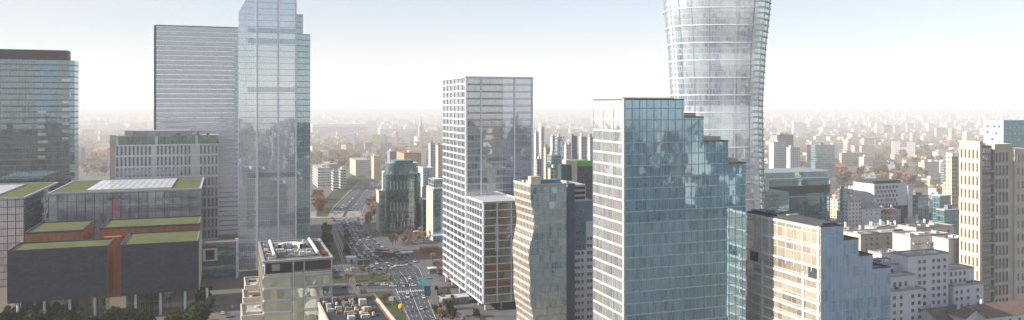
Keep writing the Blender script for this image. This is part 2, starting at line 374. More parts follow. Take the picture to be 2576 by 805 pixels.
# ---- white gridded tower in the middle
def grid_tower():
    D = 455; org = PX(1172, D); L = lenA(1172, D, 1116); W = lenB(1172, D, 1340); zt = ZV(195, D)
    t = thing('office_tower', 'white gridded high-rise with flat roof standing beside the wide road', 'office tower', org, RZ); occupy(org, W, L)
    gl = facade('grid_left_glass', (.035, .035, .04), (.30, .27, .24), 4.07, 2.1, .12, .1, (.3, .3, .3), refl=.33, tint=(.85, .9, 1), wob=.05, bias=-.1)
    gr = facade('grid_right_glass', (.07, .08, .06), (.48, .46, .34), 4.07, 1.7, .1, .75, (.5, .52, .52), refl=.36, tint=(.85, .92, 1), wob=.015, bias=.05, blot=.03, slab_col=(.55, .58, .60))
    gm = facade('grid_mirror_glass', (.09, .12, .16), (.28, .32, .38), 4.07, 1.7, .08, .3, (.5, .55, .62), refl=.5, tint=(.85, .9, 1), wob=.012, slab_col=(.55, .6, .68))
    z0 = 5.0
    mb = MB(); mb.wall((0, 0), (W * .55, 0), z0, zt, 1); mb.wall((W * .55, 0), (W, 0), z0, zt, 2, W * .55)
    mb.wall((W, 0), (W, L), z0, zt, 2); mb.wall((W, L), (0, L), z0, zt, 2); mb.wall((0, L), (0, 0), z0, zt, 0)
    mb.poly([(0, 0, zt - .5), (W, 0, zt - .5), (W, L, zt - .5), (0, L, zt - .5)], 3)
    mb.poly([(0, L, z0), (W, L, z0), (W, 0, z0), (0, 0, z0)], 3)
    mb.build('curtain_wall', [gl, gr, gm, M['roofgrey']], t)
    grid('white_grid', M['whitemetal'], t, W, z0, zt, 4.07, L / 6, 'l', L, slab=(.75, .6), mull=(.5, .45))
    mb = MB()
    for x in (0.4, W * .22, W * .72, W - .4): mb.box(x - .45, x + .45, -.45, .05, z0, zt + .3)
    mb.build('pilaster', M['whitemetal'], t)
    grid('floor_edge', M['palegrey'], t, W, z0, zt, 4.07, 99, 'f', slab=(.35, .22), mull=None)
    mb = MB(); parapet(mb, -.6, W + .3, -.5, L + .3, zt - .2, .9, .5); mb.build('parapet', M['whitemetal'], t)
    roof_kit(t, 6, W - 6, 8, L - 8, zt - .5, 7, [M['roofgrey'], M['palegrey']], 5, 1.6)
    boxpart('ground_floor', M['panedark'], t, 3, W - 3, 3, L - 3, 0, z0)
    for y in (1.5, L * .33, L * .66, L - 2): 
        mb = MB(); mb.tube((1, y, 0), (1, y, z0), .5, .5, 8); mb.build('column', M['palegrey'], t)
    # lower wing in front of it
    D = 427; o2 = PX(1215, D); L2 = lenA(1215, D, 1175.5); W2 = 24; z2 = ZV(510, D)
    t = thing('office_block', 'shorter white gridded block with warm timber coloured storeys in front of the white high-rise', 'office building', o2, RZ); occupy(o2, W2, L2)
    wl = facade('wing_left_glass', (.03, .03, .035), (.22, .2, .18), 4.07, 2.4, .12, .1, (.2, .2, .2), refl=.3, wob=.05, bias=-.1)
    wr = facade('wing_right_glass', (.06, .05, .035), (.42, .33, .18), 4.07, 1.1, .12, .2, (.28, .24, .18), refl=.25, tint=(1, .95, .85), wob=.05)
    L2 -= .8
    mb = MB(); mb.wall((0, 0), (W2, 0), 4.5, z2, 1); mb.wall((W2, 0), (W2, L2), 4.5, z2, 1); mb.wall((W2, L2), (0, L2), 4.5, z2, 0); mb.wall((0, L2), (0, 0), 4.5, z2, 0)
    mb.poly([(0, 0, z2), (W2, 0, z2), (W2, L2, z2), (0, L2, z2)], 2); mb.poly([(0, L2, 4.5), (W2, L2, 4.5), (W2, 0, 4.5), (0, 0, 4.5)], 2)
    mb.build('curtain_wall', [wl, wr, M['palegrey']], t)
    grid('white_grid', M['whitemetal'], t, W2, 4.5, z2, 4.14, L2 / 6, 'l', L2, slab=(.7, .6), mull=(.45, .45))
    grid('front_grid', M['whitemetal'], t, W2, 4.5, z2, 4.14, W2 / 3, 'f', slab=(.5, .5), mull=(.7, .55), first=0)
    for (za, zb) in ((20.5, 24.0), (12.3, 15.3)): boxpart('timber_band', M['orange'], t, .5, W2 - .5, -.12, .04, za, zb)
    for (xa, za) in ((6.6, 40), (6.8, 32)): boxpart('bright_screen', M['cream'], t, xa, xa + 2.4, -.14, .04, za, za + 7)
    mb = MB(); parapet(mb, -.5, W2 + .3, -.5, L2 + .0, z2 - .1, .7, .9); mb.build('parapet', M['whitemetal'], t)
    for (x, y) in ((2, 2), (11, 2), (2, 14), (2, 24)):
        mb = MB(); mb.tube((x, y, 0), (x, y, 4.5), .55, .55, 8); mb.build('column', M['palegrey'], t)
grid_tower()
# ---- twisted lattice office with a folded left flank
def folded_office():
    D = 375; org = PX(1336, D); L = lenA(1336, D, 1294); W = lenB(1336, D, 1425); zt = ZV(468, D)
    t = thing('office_building', 'narrow glass office with rippling beige lattice flank and plants on its roof', 'office building', org, RZ); occupy(org, W, L)
    gf = facade('folded_front_glass', (.02, .16, .17), (.80, .76, .64), 3.6, 1.3, .09, .42, (.55, .56, .52), refl=.5, tint=(.98, 1, 1), wob=.22, bias=.1, blot=.16, pv=.3, vst=.6, fv=.08)  # teal-to-beige blotches paint mirrored surroundings into the glass colour
    lat = facade('lattice', (.06, .055, .05), (.2, .18, .15), 3.6, 1.9, .75, 1.1, (.48, .43, .37), refl=.2, wob=.04)
    def off(z):                                     # the flank bends in and out with height
        return 1.1 * math.sin(z / zt * 9.2 + .6) + .6 * math.sin(z / zt * 19)
    N = 40; mb = MB()
    for i in range(N):
        za, zb = zt * i / N, zt * (i + 1) / N; xa, xb = off(za), off(zb)
        mb.quad((xa, 0, za), (W, 0, za), (W, 0, zb), (xb, 0, zb), 0, [(xa, za), (W, za), (W, zb), (xb, zb)])
        mb.quad((xa * .8, L, za), (xa, 0, za), (xb, 0, zb), (xb * .8, L, zb), 1, [(0, za), (L, za), (L, zb), (0, zb)])
        mb.quad((W, 0, za), (W, L, za), (W, L, zb), (W, 0, zb), 0)
    mb.poly([(off(zt), 0, zt), (W, 0, zt), (W, L, zt), (off(zt) * .8, L, zt)], 2)
    mb.build('glass_skin', [gf, lat, M['roofpale']], t)
    mb = MB()
    for k in range(1, int(zt / 3.6)):
        z = k * 3.6; xa = off(z)
        n = len(mb.v); mb.quad((xa - .15, -.1, z - .16), (xa - .15, -.1, z + .16), (xa * .8 - .15, L, z + .16), (xa * .8 - .15, L, z - .16), 0)
        mb.quad((xa - .15, -.1, z + .16), (xa + .1, -.1, z + .16), (xa * .8 + .1, L, z + .16), (xa * .8 - .15, L, z + .16), 0)
    mb.build('lattice_rib', M['beige'], t)
    mb = MB(); parapet(mb, off(zt) - .2, W + .1, -.12, L, zt - .1, .9, .4); mb.build('parapet', M['beige'], t)
    boxpart('lift_house', M['cream'], t, 1.5, 6.5, 4, 8, zt, zt + 4)
    boxpart('plant_screen', M['blueroof'], t, 7.5, W - 1, 5, 9, zt, zt + 2.2)
    roof_kit(t, 2, W - 2, 11, L - 3, zt, 9, [M['palegrey'], M['roofgrey'], M['terracotta']], 8, 2)
    return t
folded_office()
# ---- slate core and white apartments behind it
def core_block():
    D = 402; org = PX(1428, D); W = lenB(1428, D, 1500); zt = ZV(462, D); L = 24; W1 = lenB(1428, D, 1446)
    t = thing('apartment_building', 'white apartment block with blue-grey top floors and a tall dark slab at its left edge', 'apartment building', org, RZ); occupy(org, W, L)
    boxpart('stair_slab', M['slate2'], t, 0, W1, 0, L, 0, zt)
    zb, zm = ZV(545, D), ZV(632, D); x2 = lenB(1428, D, 1476)
    mb = MB(); mb.box(W1, x2, .8, L - 1, 0, zm, 0, 3); mb.box(x2, W, .8, L - 1, 0, ZV(560, D), 0, 3); mb.build('white_wall', [M['white'], M['white'], M['white'], M['roofpale']], t)
    mb = MB(); mb.box(W1, x2, .9, L - 1.2, zm, ZV(508, D), 0, 1, bottom=False); mb.box(x2, W, .9, L - 1.2, ZV(560, D), ZV(508, D), 0, 1, bottom=False); mb.build('upper_storeys', [M['bluegrey'], M['roofpale']], t)
    mb = MB(); mb.box(W1, x2, 1.2, L - 2, ZV(508, D), ZV(466, D), 0); mb.build('louvre_house', M['palegrey'], t)
    for k in range(3): boxpart('louvre', M['darkgrey'], t, W1 + .5, x2 - .5, 1.1, 1.25, ZV(508, D) + 1 + k * 2.5, ZV(508, D) + 2.4 + k * 2.5)
    sp = []
    for k in range(12):
        z = 2 + k * 3.62
        for x in (W1 + 1.0, W1 + 2.6, W1 + 4.6): sp.append((x, .8, z, 'f')) if z < zm - 2 else None
        for x in (x2 + 1.2, x2 + 2.8): sp.append((x, .8, z, 'f'))
    windows(t, sp, 1.15, 1.6, (M['panedark'], M['white']))
    sp = [(x, .9, zm + 1.2 + 3.6 * k, 'f') for k in range(6) for x in (W1 + 1.5, W1 + 3.4, W1 + 5.0)]
    windows(t, sp, 1.1, 1.3, (M['pane'], M['bluegrey']))
    roof_kit(t, 1, W1 - 1.2, 2, L - 5, zt, 3, [M['palegrey']], 4, 1.5)
M['slate2'] = plain('blue_slate_wall', (.13, .16, .20), .7, .1, .2)
M['bluegrey'] = plain('blue_grey_panel', (.17, .24, .31), .6, .1, .2)
core_block()
# ---- flared round tower
def flared_tower():
    D = 600; cx, cy = PX(1800, D + 30)
    t = thing('round_tower', 'very tall pale glass tower that flares outward toward the top with pale ring bands', 'skyscraper', (cx, cy, 0)); foot.append((cx, cy, 48))
    gl = facade('flared_glass', (.11, .16, .21), (.44, .49, .54), 4.4, 2.2, .18, .4, (.46, .50, .54), refl=.36, tint=(.84, .94, 1), wob=.02, blot=.12, bias=.02, vst=.05)
    ge = facade('flared_edge_glass', (.20, .27, .28), (.55, .60, .58), 4.4, 3.4, .3, 1.5, (.66, .70, .70), refl=.45, tint=(.75, .92, .98), wob=.03, bias=.1)
    def hw(z):                                      # half width against height
        zz = [0, 40, 60, 110, 150, 190, 235]; ww = [37.5, 36.2, 35.4, 34.6, 36.5, 40.3, 45.5]
        for i in range(6):
            if z <= zz[i + 1]:
                f = (z - zz[i]) / (zz[i + 1] - zz[i]); f = f * f * (3 - 2 * f) * .35 + f * .65
                return ww[i] + (ww[i + 1] - ww[i]) * f
        return ww[-1]
    N = 56
    def ring(z):
        a = hw(z); pts = []
        for i in range(N):
            th = 2 * math.pi * i / N; c, s_ = math.cos(th), math.sin(th)
            pts.append((a * math.copysign(abs(c) ** .72, c), 30 * (a / 38) * math.copysign(abs(s_) ** .72, s_), z))
        return pts
    ed = lambda i: (i % N) in range(N - 9, N - 2) or (i % N) in range(N // 2 - 4, N // 2 + 5)
    mb = MB(); zs = [235 * k / 53 for k in range(54)]
    for k in range(53):
        A, B = ring(zs[k]), ring(zs[k + 1]); u = 0
        for i in range(N):
            j = (i + 1) % N; l = math.dist(A[i], A[j])
            mb.quad(A[i], A[j], B[j], B[i], 1 if (i % N) >= N - 9 or (i % N) in (N // 2 + 1, N // 2 + 2, N // 2 + 3) else 0, [(u, zs[k]), (u + l, zs[k]), (u + l, zs[k + 1]), (u, zs[k + 1])]); u += l
    mb.poly(ring(235), 2)
    mb.build('glass_skin', [gl, ge, M['roofgrey']], t, smooth=False)
    for k in range(1, 18):
        z = 13.2 * k; mb = MB(); A = [(p[0] * 1.012, p[1] * 1.012, z - .36) for p in ring(z)]; B = [(p[0] * 1.012, p[1] * 1.012, z + .36) for p in ring(z)]
        C0 = [(p[0] * .995, p[1] * .995, z + .36) for p in ring(z)]
        for i in range(N):
            j = (i + 1) % N; mb.quad(A[i], A[j], B[j], B[i]); mb.quad(B[i], B[j], C0[j], C0[i])
        mb.build('ring_band', M['whitemetal'], t)
    for i in list(range(N // 2, N, 3)) + [N - 10, N - 2, N // 2 + 1]:   # vertical ribs on the visible half
        mb = MB()
        for k in range(0, 53):
            a0, a1 = ring(zs[k])[i % N], ring(zs[k + 1])[i % N]; o = .28
            sc = 1.008
            mb.quad((a0[0] * sc - o, a0[1] * sc - .1, a0[2]), (a0[0] * sc + o, a0[1] * sc - .1, a0[2]), (a1[0] * sc + o, a1[1] * sc - .1, a1[2]), (a1[0] * sc - o, a1[1] * sc - .1, a1[2]))
        mb.build('rib', M['palegrey'], t)
    for i in (N - 6, N - 4, 0, 1):                       # stacked balcony-like fins along the right edge
        mb = MB()
        for k in range(1, 53):
            p = ring(4.4 * k)[i % N]; mb.box(p[0] - 1.6, p[0] + 1.0, p[1] - 1.1, p[1] + 1.2, 4.4 * k - .35, 4.4 * k + .35); q = ring(4.4 * k + 4.4)[i % N]; mb.quad((p[0] - .1, p[1] - .5, 4.4 * k), (p[0] + .1, p[1] - .5, 4.4 * k), (q[0] + .1, q[1] - .5, 4.4 * k + 4.4), (q[0] - .1, q[1] - .5, 4.4 * k + 4.4))
        mb.build('edge_fin', M['midgrey'], t)
flared_tower()
# ---- slab tower with horizontal louvre lines
def louvre_tower():
    D = 668; org = PX(390, D); W = 92; L = 30; zt = ZV(65, D)
    t = thing('slab_tower', 'broad pale slab tower with thin horizontal lines and flat top', 'skyscraper', org, RZ); occupy(org, W, L)
    g = facade('louvre_glass', (.48, .51, .55), (.60, .63, .66), 4.05, 3.0, .06, 3.0, (.7, .72, .75), refl=.5, tint=(.94, .98, 1), wob=.012, slab_col=(.88, .90, .93))
    mb = MB(); mb.box(0, W, 0, L, 0, zt, 0, 1, bottom=False); mb.build('louvred_facade', [g, M['roofpale']], t)
    mb = MB(); k = 4.05
    while k < zt: mb.box(.001, W - .001, -.55, .05, k - .14, k - .02); k += 4.05
    mb.build('sunshade', M['palegrey'], t)
    boxpart('edge_fin', M['darkgrey'], t, -.8, .7, -.6, L, 0, zt + .5)
    boxpart('top_cap', M['midgrey'], t, .7, W, -.6, L, zt, zt + 1.0)
louvre_tower()
# ---- tall stepped glass tower beside it
def tall_tower():
    D = 535; org = PX(621, D); W = lenB(621, D, 746); L = 40; zt = 215
    t = thing('glass_tower', 'tallest pale blue glass tower with white vertical pilasters beside the broad slab tower', 'skyscraper', org, RZ); occupy(org, W, L)
    g = facade('tall_glass', (.30, .37, .43), (.46, .53, .58), 4.1, 1.45, .07, .22, (.6, .67, .74), refl=.55, tint=(.90, .97, 1), wob=.010, blot=.02, slab_col=(.55, .63, .68))
    g2 = facade('tall_wing_glass', (.09, .16, .18), (.22, .33, .34), 4.1, 1.45, .08, .45, (.36, .46, .50), refl=.42, tint=(.70, .90, .95), wob=.02)
    mb = MB(); mb.box(0, W, 0, L, 0, zt, 0, 1, bottom=False); mb.build('main_shaft', [g, M['roofgrey']], t)
    # left shoulder with a raking top
    w = 5.2; za, zb = ZV(30, D), ZV(-6, D)
    mb = MB(); y0 = 1.5
    mb.quad((-w, y0, 0), (0, y0, 0), (0, y0, zb), (-w, y0, za), 0, [(0, 0), (w, 0), (w, zb), (0, za)])
    mb.quad((-w, L, 0), (-w, y0, 0), (-w, y0, za), (-w, L, za), 0); mb.quad((0, L, 0), (-w, L, 0), (-w, L, za), (0, L, zb), 0)
    mb.quad((-w, y0, za), (0, y0, zb), (0, L, zb), (-w, L, za), 1)
    mb.build('left_shoulder', [g, M['palegrey']], t)
    xa = lenB(621, D, 763); xb = lenB(621, D, 782)
    mb = MB(); mb.box(W, xa, 2, L - 2, 0, ZV(36, D + 15), 0, 1, bottom=False); mb.build('upper_wing', [g2, M['roofgrey']], t)
    mb = MB(); mb.box(xa, xb, 4, L - 4, 0, ZV(85, D + 15), 0, 1, bottom=False); mb.build('lower_wing', [g2, M['roofgrey']], t)
    for x in (lenB(621, D, 647), lenB(621, D, 700), W - .45):
        boxpart('pilaster', M['whitemetal'], t, x - .55, x + .55, -.8, .05, 0, zt)
    for (x0, x1, y) in ((W, xa, 2), (xa, xb, 4)):
        mb = MB(); k = 4.1; zz = ZV(36 if y == 2 else 85, D + 15)
        while k < zz: mb.box(x0 + .01, x1 - .05, y - .22, y + .03, k - .12, k + .12); k += 4.1
        mb.build('floor_edge', M['palegrey'], t)
    for z in (zt - 6, 160, 152.5, 120, 62):
        boxpart('mechanical_band', M['bandgrey'], t, .5, W - 1, -.10, .04, z, z + 3.2)
    mb = MB(); k = 4.1
    while k < zt: mb.box(.001, W - .9, -.12, .03, k - .07, k + .07); k += 4.1
    mb.build('floor_line', plain_fin2, t)
M['bandgrey'] = facade('band_glass', (.12, .17, .21), (.2, .26, .3), 4, 1.45, .1, .1, (.4, .45, .5), refl=.4, wob=.02)
plain_fin2 = plain('pale_floor_line', (.55, .62, .68), .4, .05, .2)
tall_tower()
# ---- dark glass tower at the left edge
def dark_tower():
    D = 602; org0 = PX(186, D); W = 84; L = 20
    org = loc2w(org0, -W, 0); zt = ZV(152, D)
    t = thing('office_tower', 'dark grey-blue glass office tower with set-back flat top at the left edge', 'office tower', org, RZ); occupy(org, W, L)
    g = facade('dark_tower_glass', (.03, .045, .055), (.12, .15, .16), 4.4, 2.0, .22, .9, (.11, .13, .14), refl=.26, tint=(.6, .78, .88), wob=.025, blot=.03, slab_col=(.19, .21, .21))
    c = 3.0
    mb = MB(); mb.prism([(0, 0), (W - c, 0), (W, c), (W, L), (0, L)], 0, zt, 0, 1); mb.build('glass_facade', [g, M['roofgrey']], t)
    xa = W - lenB(168, D, 186)
    boxpart('top_storey', M['darkbrown'], t, 0, xa, 1.5, L - 4, zt, zt + 7.6)
    for z in (17.6, 35.2, 52.8, 70.4, 88, 101.2, 110, 123.2): boxpart('floor_band', M['midgrey'], t, 0, W - c, -.2, .05, z - .3, z + .3)
    lit = []
    for k in range(9): lit.append((W - 8.0, zt - 16 - k * 11 * (.5 if k > 1 else 1)))
    for k in range(7): lit.append((W - 24.0, zt - 40 - k * 5.6))
    for (x, z) in lit: boxpart('lit_bay', M['litpane'], t, x, x + random.uniform(4.5, 7), -.1, .05, z, z + 2.1)
    boxpart('blue_reflection_patch', M['bluereflection'], t, W - 26, W - 11, -.08, .05, zt - 46, zt - 1)  # blue reflection on the glass, laid on as a coloured strip
    roof_kit(t, W - 9, W - 3, 6, L - 6, zt, 3, [M['darkgrey']], 2, 1.2)
M['darkbrown'] = plain('dark_brown_panel', (.09, .08, .08), .6, .15, .3)
M['litpane'] = pane_mat('lit_office_bay', (.35, .38, .36), (.6, .6, .52), refl=.2)  # office light put into the pale pane colours
M['bluereflection'] = facade('blue_reflection_glass', (.03, .06, .085), (.09, .15, .19), 4.4, 2.0, .2, .8, (.10, .13, .15), refl=.28, tint=(.56, .78, .96), wob=.025)  # glass colour of the painted blue reflection
dark_tower()
# ---- pale office with tall slit windows
def slit_office():
    D = 618; org = PX(290, D); W = lenB(290, D, 549); zt = ZV(345, D); L = 40
    t = thing('office_building', 'pale grey office block with rows of tall slit windows and green glass top floor', 'office building', org, RZ); occupy(org, W, L)
    zr = 8.5; zg = zt - 6.2; nrow = 9; z0 = zg - nrow * zr - .3
    mb = MB(); mb.box(0, W, 0, L, z0, zg, 0, 1); mb.build('stone_wall', [M['palestone'], M['roofgrey']], t)
    boxpart('top_storey', M['greenglass'], t, 1.0, W - .6, .9, L - 1, zg, zt)
    mb = MB(); x = W * .36
    for x in (.2, W * .375, W * .77): mb.box(x, x + 2.0, .35, 1.2, zg, zt + .3)
    mb.build('top_pier', M['palestone'], t)
    boxpart('plinth', M['greenglass2'], t, 1.2, W - 1, 1, L - 1, 0, max(z0, .5))
    mb = MB(); mb.prism([(-.05, .4), (-.05, 8), (-4.2, 8), (-4.2, 3.6)], 0, zt + 1.2); mb.build('sunlit_end', M['cream'], t)
    boxpart('roof_slab', M['roofpale'], t, .5, W, .4, L, zt + .02, zt + .6)
    boxpart('plant_room', M['palegrey'], t, 8, W * .72, 8, L - 8, zt + .6, zt + 4.5)
    boxpart('roof_tank', M['cream'], t, 6, 12, 5, 8, zt + .6, zt + 4.8)
    roof_kit(t, W * .3, W - 6, 5, 14, zt + .6, 10, [M['palegrey'], M['midgrey']], 11, 4.2)
    cols = [(.022, .055), (.055, .055)]
    xs = []
    n = 26
    for i in range(n):
        f = (i + .5) / n
        if .22 < f < .25 or .36 < f < .40 or .72 < f < .80: continue
        xs.append(f * W)
    sp = []
    for r in range(nrow):
        for x in xs:
            sp.append((x, 0, zg - (r + 1) * zr + .55, 'f'))
    sp = [s for s in sp if s[2] > zg - 3.2 * zr or s[0] > W * .8]
    sp.sort(key=lambda s: (0 if s[2] > zg - 3.2 * zr else 1, -s[2]))
    windows(t, sp, 1.4, 6.8, (M['panedark'], M['palestone2']), fr=.16)
    grid('string_course', M['palestone2'], t, W, z0, zg, zr, 99, 'f', slab=(.8, .25), mull=None)
M['palestone'] = plain('pale_green_grey_stone', (.60, .63, .63), .75, .08, .2)
M['palestone2'] = plain('pale_stone_course', (.70, .73, .74), .75, .08, .2)
M['greenglass'] = facade('green_top_glass', (.035, .09, .08), (.12, .2, .17), 5.4, 2.6, .15, .2, (.2, .3, .27), refl=.3, tint=(.75, .95, .9))
M['greenglass2'] = facade('green_base_glass', (.02, .065, .075), (.06, .14, .15), 4.5, 3, .12, .5, (.1, .18, .19), refl=.35, tint=(.6, .85, .9))
slit_office()
def podium():
    D = 505; o = PX(508, D); W = lenB(508, D, 600); z = ZV(620, D)
    t = thing('office_podium', 'low dark teal glass podium in the shade right of the slate blocks', 'office building', o, RZ); occupy(o, W, 20)
    mb = MB(); mb.box(0, W * .92, 0, 20, 0, z, 0, 1, bottom=False); mb.build('glass_wall', [M['greenglass2'], M['roofgrey']], t)
    mb = MB(); parapet(mb, -.2, W * .92 + .2, -.2, 20.2, z - .1, .8, .4); mb.build('parapet', M['midgrey'], t)
    boxpart('entrance_frame', M['palestone2'], t, .5, W * .42, -.6, .05, z - 9.5, z - 1.5); boxpart('entrance_glass', M['panedark'], t, 2.2, W * .42 - 1.7, -.75, -.58, z - 8.5, z - 2.5)
    boxpart('pale_band', M['paleteal'], t, .2, W * .5, -.4, .06, z - 14, z - 13); boxpart('blue_sign', M['bluesign'], t, W * .35, W * .75, -.3, .06, z - 19.5, z - 18.2)
    boxpart('stair_tower', M['palestone2'], t, W * .925, W * 1.0, -.8, 14, 0, z + 2)
M['bluesign'] = plain('blue_sign', (.03, .2, .55), .4, .05, 1); M['paleteal'] = plain('pale_teal_metal', (.3, .42, .44), .5, .1, .3)
podium()
# ================================================================ left foreground: cantilevered boxes and glass halls with planted roofs
def planted_roof(t, x0, x1, y0, y1, z, mat='darkgrey', h=.9, tk=.7):
    mb = MB(); parapet(mb, x0, x1, y0, y1, z - .3, h + .3, tk); mb.build('parapet', M[mat], t)
    boxpart('gravel_margin', M['roofpale'], t, x0 + tk, x1 - tk, y0 + tk, y1 - tk, z - .2, z + .05)
    boxpart('planted_roof', M['turfroof'], t, x0 + tk + .8, x1 - tk - .8, y0 + tk + .8, y1 - tk - .8, z - .1, z + .16)
def cantilever_boxes():
    D = 410; o0 = PX(272, D); k = (18 - U0) / F
    Wl = abs(lenB(272, D, 18)); zt = 37.6; zb = 12.2; L = 26
    org = loc2w(o0, -Wl, 0)
    t = thing('cantilevered_block', 'wide dark slate windowless block on white columns with planted roof, left one of two', 'gallery building', org, RZ); occupy(org, Wl, L)
    mb = MB(); mb.box(0, Wl - .3, 0, L, zb, zt, 0); mb.build('slate_shell', M['slate'], t)
    mb = MB(); mb.wall((Wl, .5), (Wl, L), zb, zt); mb.wall((Wl - .3, .5), (Wl, .5), zb, zt); mb.build('rust_side', M['orange'], t)
    planted_roof(t, -.05, Wl + .1, -.05, L + .05, zt)
    for x in (4, 15.5, 27, 38.5): 
        mb = MB(); mb.tube((x, 3, 0), (x, 3, zb), .65, .65, 10); mb.build('column', M['whitemetal'], t)
    boxpart('lobby', M['lobby'], t, 2, Wl - 2, 7, L - 2, 0, zb - .02)
    xr = lenB(272, D, 302); Wr = lenB(272, D, 500) - xr; Lr = 42; o2 = loc2w(o0, xr, 0)
    t = thing('cantilevered_block', 'dark slate windowless block on white columns with deeper planted roof, right one of two', 'gallery building', o2, RZ); occupy(o2, Wr, Lr)
    mb = MB(); mb.box(.3, Wr, 0, Lr, zb, zt, 0); mb.build('slate_shell', M['slate'], t)
    mb = MB(); mb.wall((0, Lr), (0, .5), zb, zt); mb.wall((0, .5), (.3, .5), zb, zt); mb.build('rust_side', M['orange'], t)
    planted_roof(t, -.1, Wr + .05, -.05, Lr + .05, zt)
    boxpart('corner_trim', M['beige'], t, Wr, Wr + .35, .2, Lr, zb, zt)
    for x in (7, 19, 31, 42):
        mb = MB(); mb.tube((x, 3, 0), (x, 3, zb), .65, .65, 10); mb.build('column', M['whitemetal'], t)
    boxpart('lobby', M['lobby'], t, 2, Wr - 2, 8, Lr - 2, 0, zb - .02)
    # rust coloured terraces behind
    za = 38.6; y0 = 30; oa = loc2w(o0, -Wl + 8, y0); Wa = lenB(60, 440, 207)
    oa = PX(62, 446); Wa = lenB(62, 446, 207)
    t = thing('terrace_block', 'rust orange terrace block with planted roof behind the left slate block', 'gallery building', oa, RZ); occupy(oa, Wa, 40)
    boxpart('rust_walls', M['orange'], t, 0, Wa, 0, 44, 0, za)
    planted_roof(t, -.05, Wa + .05, -.05, 44.05, za, 'darkgrey')
    ob = PX(250, 463); Wb = lenB(250, 463, 504); zc = ZV(577, 463)
    t = thing('terrace_block', 'long rust orange terrace block with planted roof behind the right slate block', 'gallery building', ob, RZ); occupy(ob, Wb, 40)
    boxpart('rust_walls', M['orange'], t, 0, Wb, 0, 38, 0, zc)
    boxpart('slot_wall', M['orange'], t, 3, 12, -6, -.02, 0, zc - 4)
    planted_roof(t, -.05, Wb + .05, -.05, 38.05, zc, 'darkgrey')
M['lobby'] = facade('lobby_glass', (.018, .018, .02), (.26, .21, .14), 6, 2.2, .2, .3, (.2, .2, .2), refl=.25, wob=.05, bias=-.05)
cantilever_boxes()
def glass_halls():
    gh = facade('hall_glass', (.09, .15, .20), (.50, .58, .63), 4.4, 4.2, .2, .22, (.08, .095, .13), refl=.33, tint=(.78, .86, 1), wob=.06, blot=.09, sub=2)
    gs = facade('hall_side_glass', (.05, .06, .09), (.20, .25, .33), 4.4, 3, .25, .5, (.13, .17, .23), refl=.35, tint=(.7, .8, 1), wob=.05)
    gw = facade('hall_white_glass', (.2, .22, .25), (.64, .64, .66), 4.4, 4.2, .2, .25, (.16, .16, .19), refl=.3, tint=(.9, .92, 1), wob=.06, blot=.09, bias=.2)
    D = 512; o = PX(122, D); W = lenB(122, D, 505); z = 53.8; L = 92
    t = thing('glass_hall', 'long glass fronted hall with planted roof and big white skylight', 'office building', o, RZ); occupy(o, W, L)
    mb = MB(); mb.wall((0, 0), (W, 0), 0, z, 0); mb.wall((W, 0), (W, L), 0, z, 1); mb.wall((W, L), (0, L), 0, z, 1); mb.wall((0, L), (0, 0), 0, z, 1); mb.poly([(0, 0, z - .2), (W, 0, z - .2), (W, L, z - .2), (0, L, z - .2)], 1)
    mb.build('glass_front', [gh, gs], t)
    planted_roof(t, -.4, W + .3, -.4, L, z, 'palegrey', h=.6, tk=.9)
    mb = MB(); mb.box(W * .22, W * .79, 12, L - 8, z, z + .8, 0, 1, bottom=False); mb.build('skylight', [M['whitemetal'], M['skylight']], t)
    mb = MB()
    for i in range(1, 12): mb.box(W * (.22 + .57 * i / 12) - .1, W * (.22 + .57 * i / 12) + .1, 12, L - 8, z + .8, z + .92)
    mb.build('skylight_bar', M['palegrey'], t)
    boxpart('pink_wall_panel', M['pinkpanel'], t, W * .40, W * .455, -.06, .05, 30, 49)
    mb = MB(); x = 0
    while x < W: mb.box(x, x + .25, -.4, .04, 0, z - .5); x += 5.25
    mb.build('mullion', M['darkgrey'], t)
    D = 490; W = 70; o1 = PX(61, D); o = loc2w(o1, -W, 0); L = 104
    t = thing('glass_hall', 'pale gridded glass hall with planted roof at the left edge', 'office building', o, RZ); occupy(o, W, L)
    mb = MB(); mb.wall((0, 0), (W, 0), 0, z, 0); mb.wall((W, 0), (W, L), 0, z, 1); mb.wall((W, L), (0, L), 0, z, 1); mb.wall((0, L), (0, 0), 0, z, 1); mb.poly([(0, 0, z - .2), (W, 0, z - .2), (W, L, z - .2), (0, L, z - .2)], 1)
    mb.build('glass_front', [gw, gs], t)
    planted_roof(t, -.4, W + .3, -.4, L, z, 'palegrey', h=.6, tk=.9)
    mb = MB(); mb.box(20, W * .74, 14, L - 14, z, z + .8, 0, 1, bottom=False); mb.build('skylight', [M['whitemetal'], M['skylight']], t)
    mb = MB(); x = W
    while x > 0: mb.box(x - .3, x - .02, -.4, .04, 0, z - .5); x -= 4.4
    mb.build('mullion', M['darkgrey'], t)
    mb = MB(); k = 4.4
    while k < z - 1: mb.box(0, W - .3, -.25, .04, k - .12, k + .12); k += 4.4
    mb.build('transom', M['darkgrey'], t)
M['pinkpanel'] = plain('pink_panel', (.5, .2, .22), .6, .3, .2)  # pink wall panel, tone varied by noise
glass_halls()
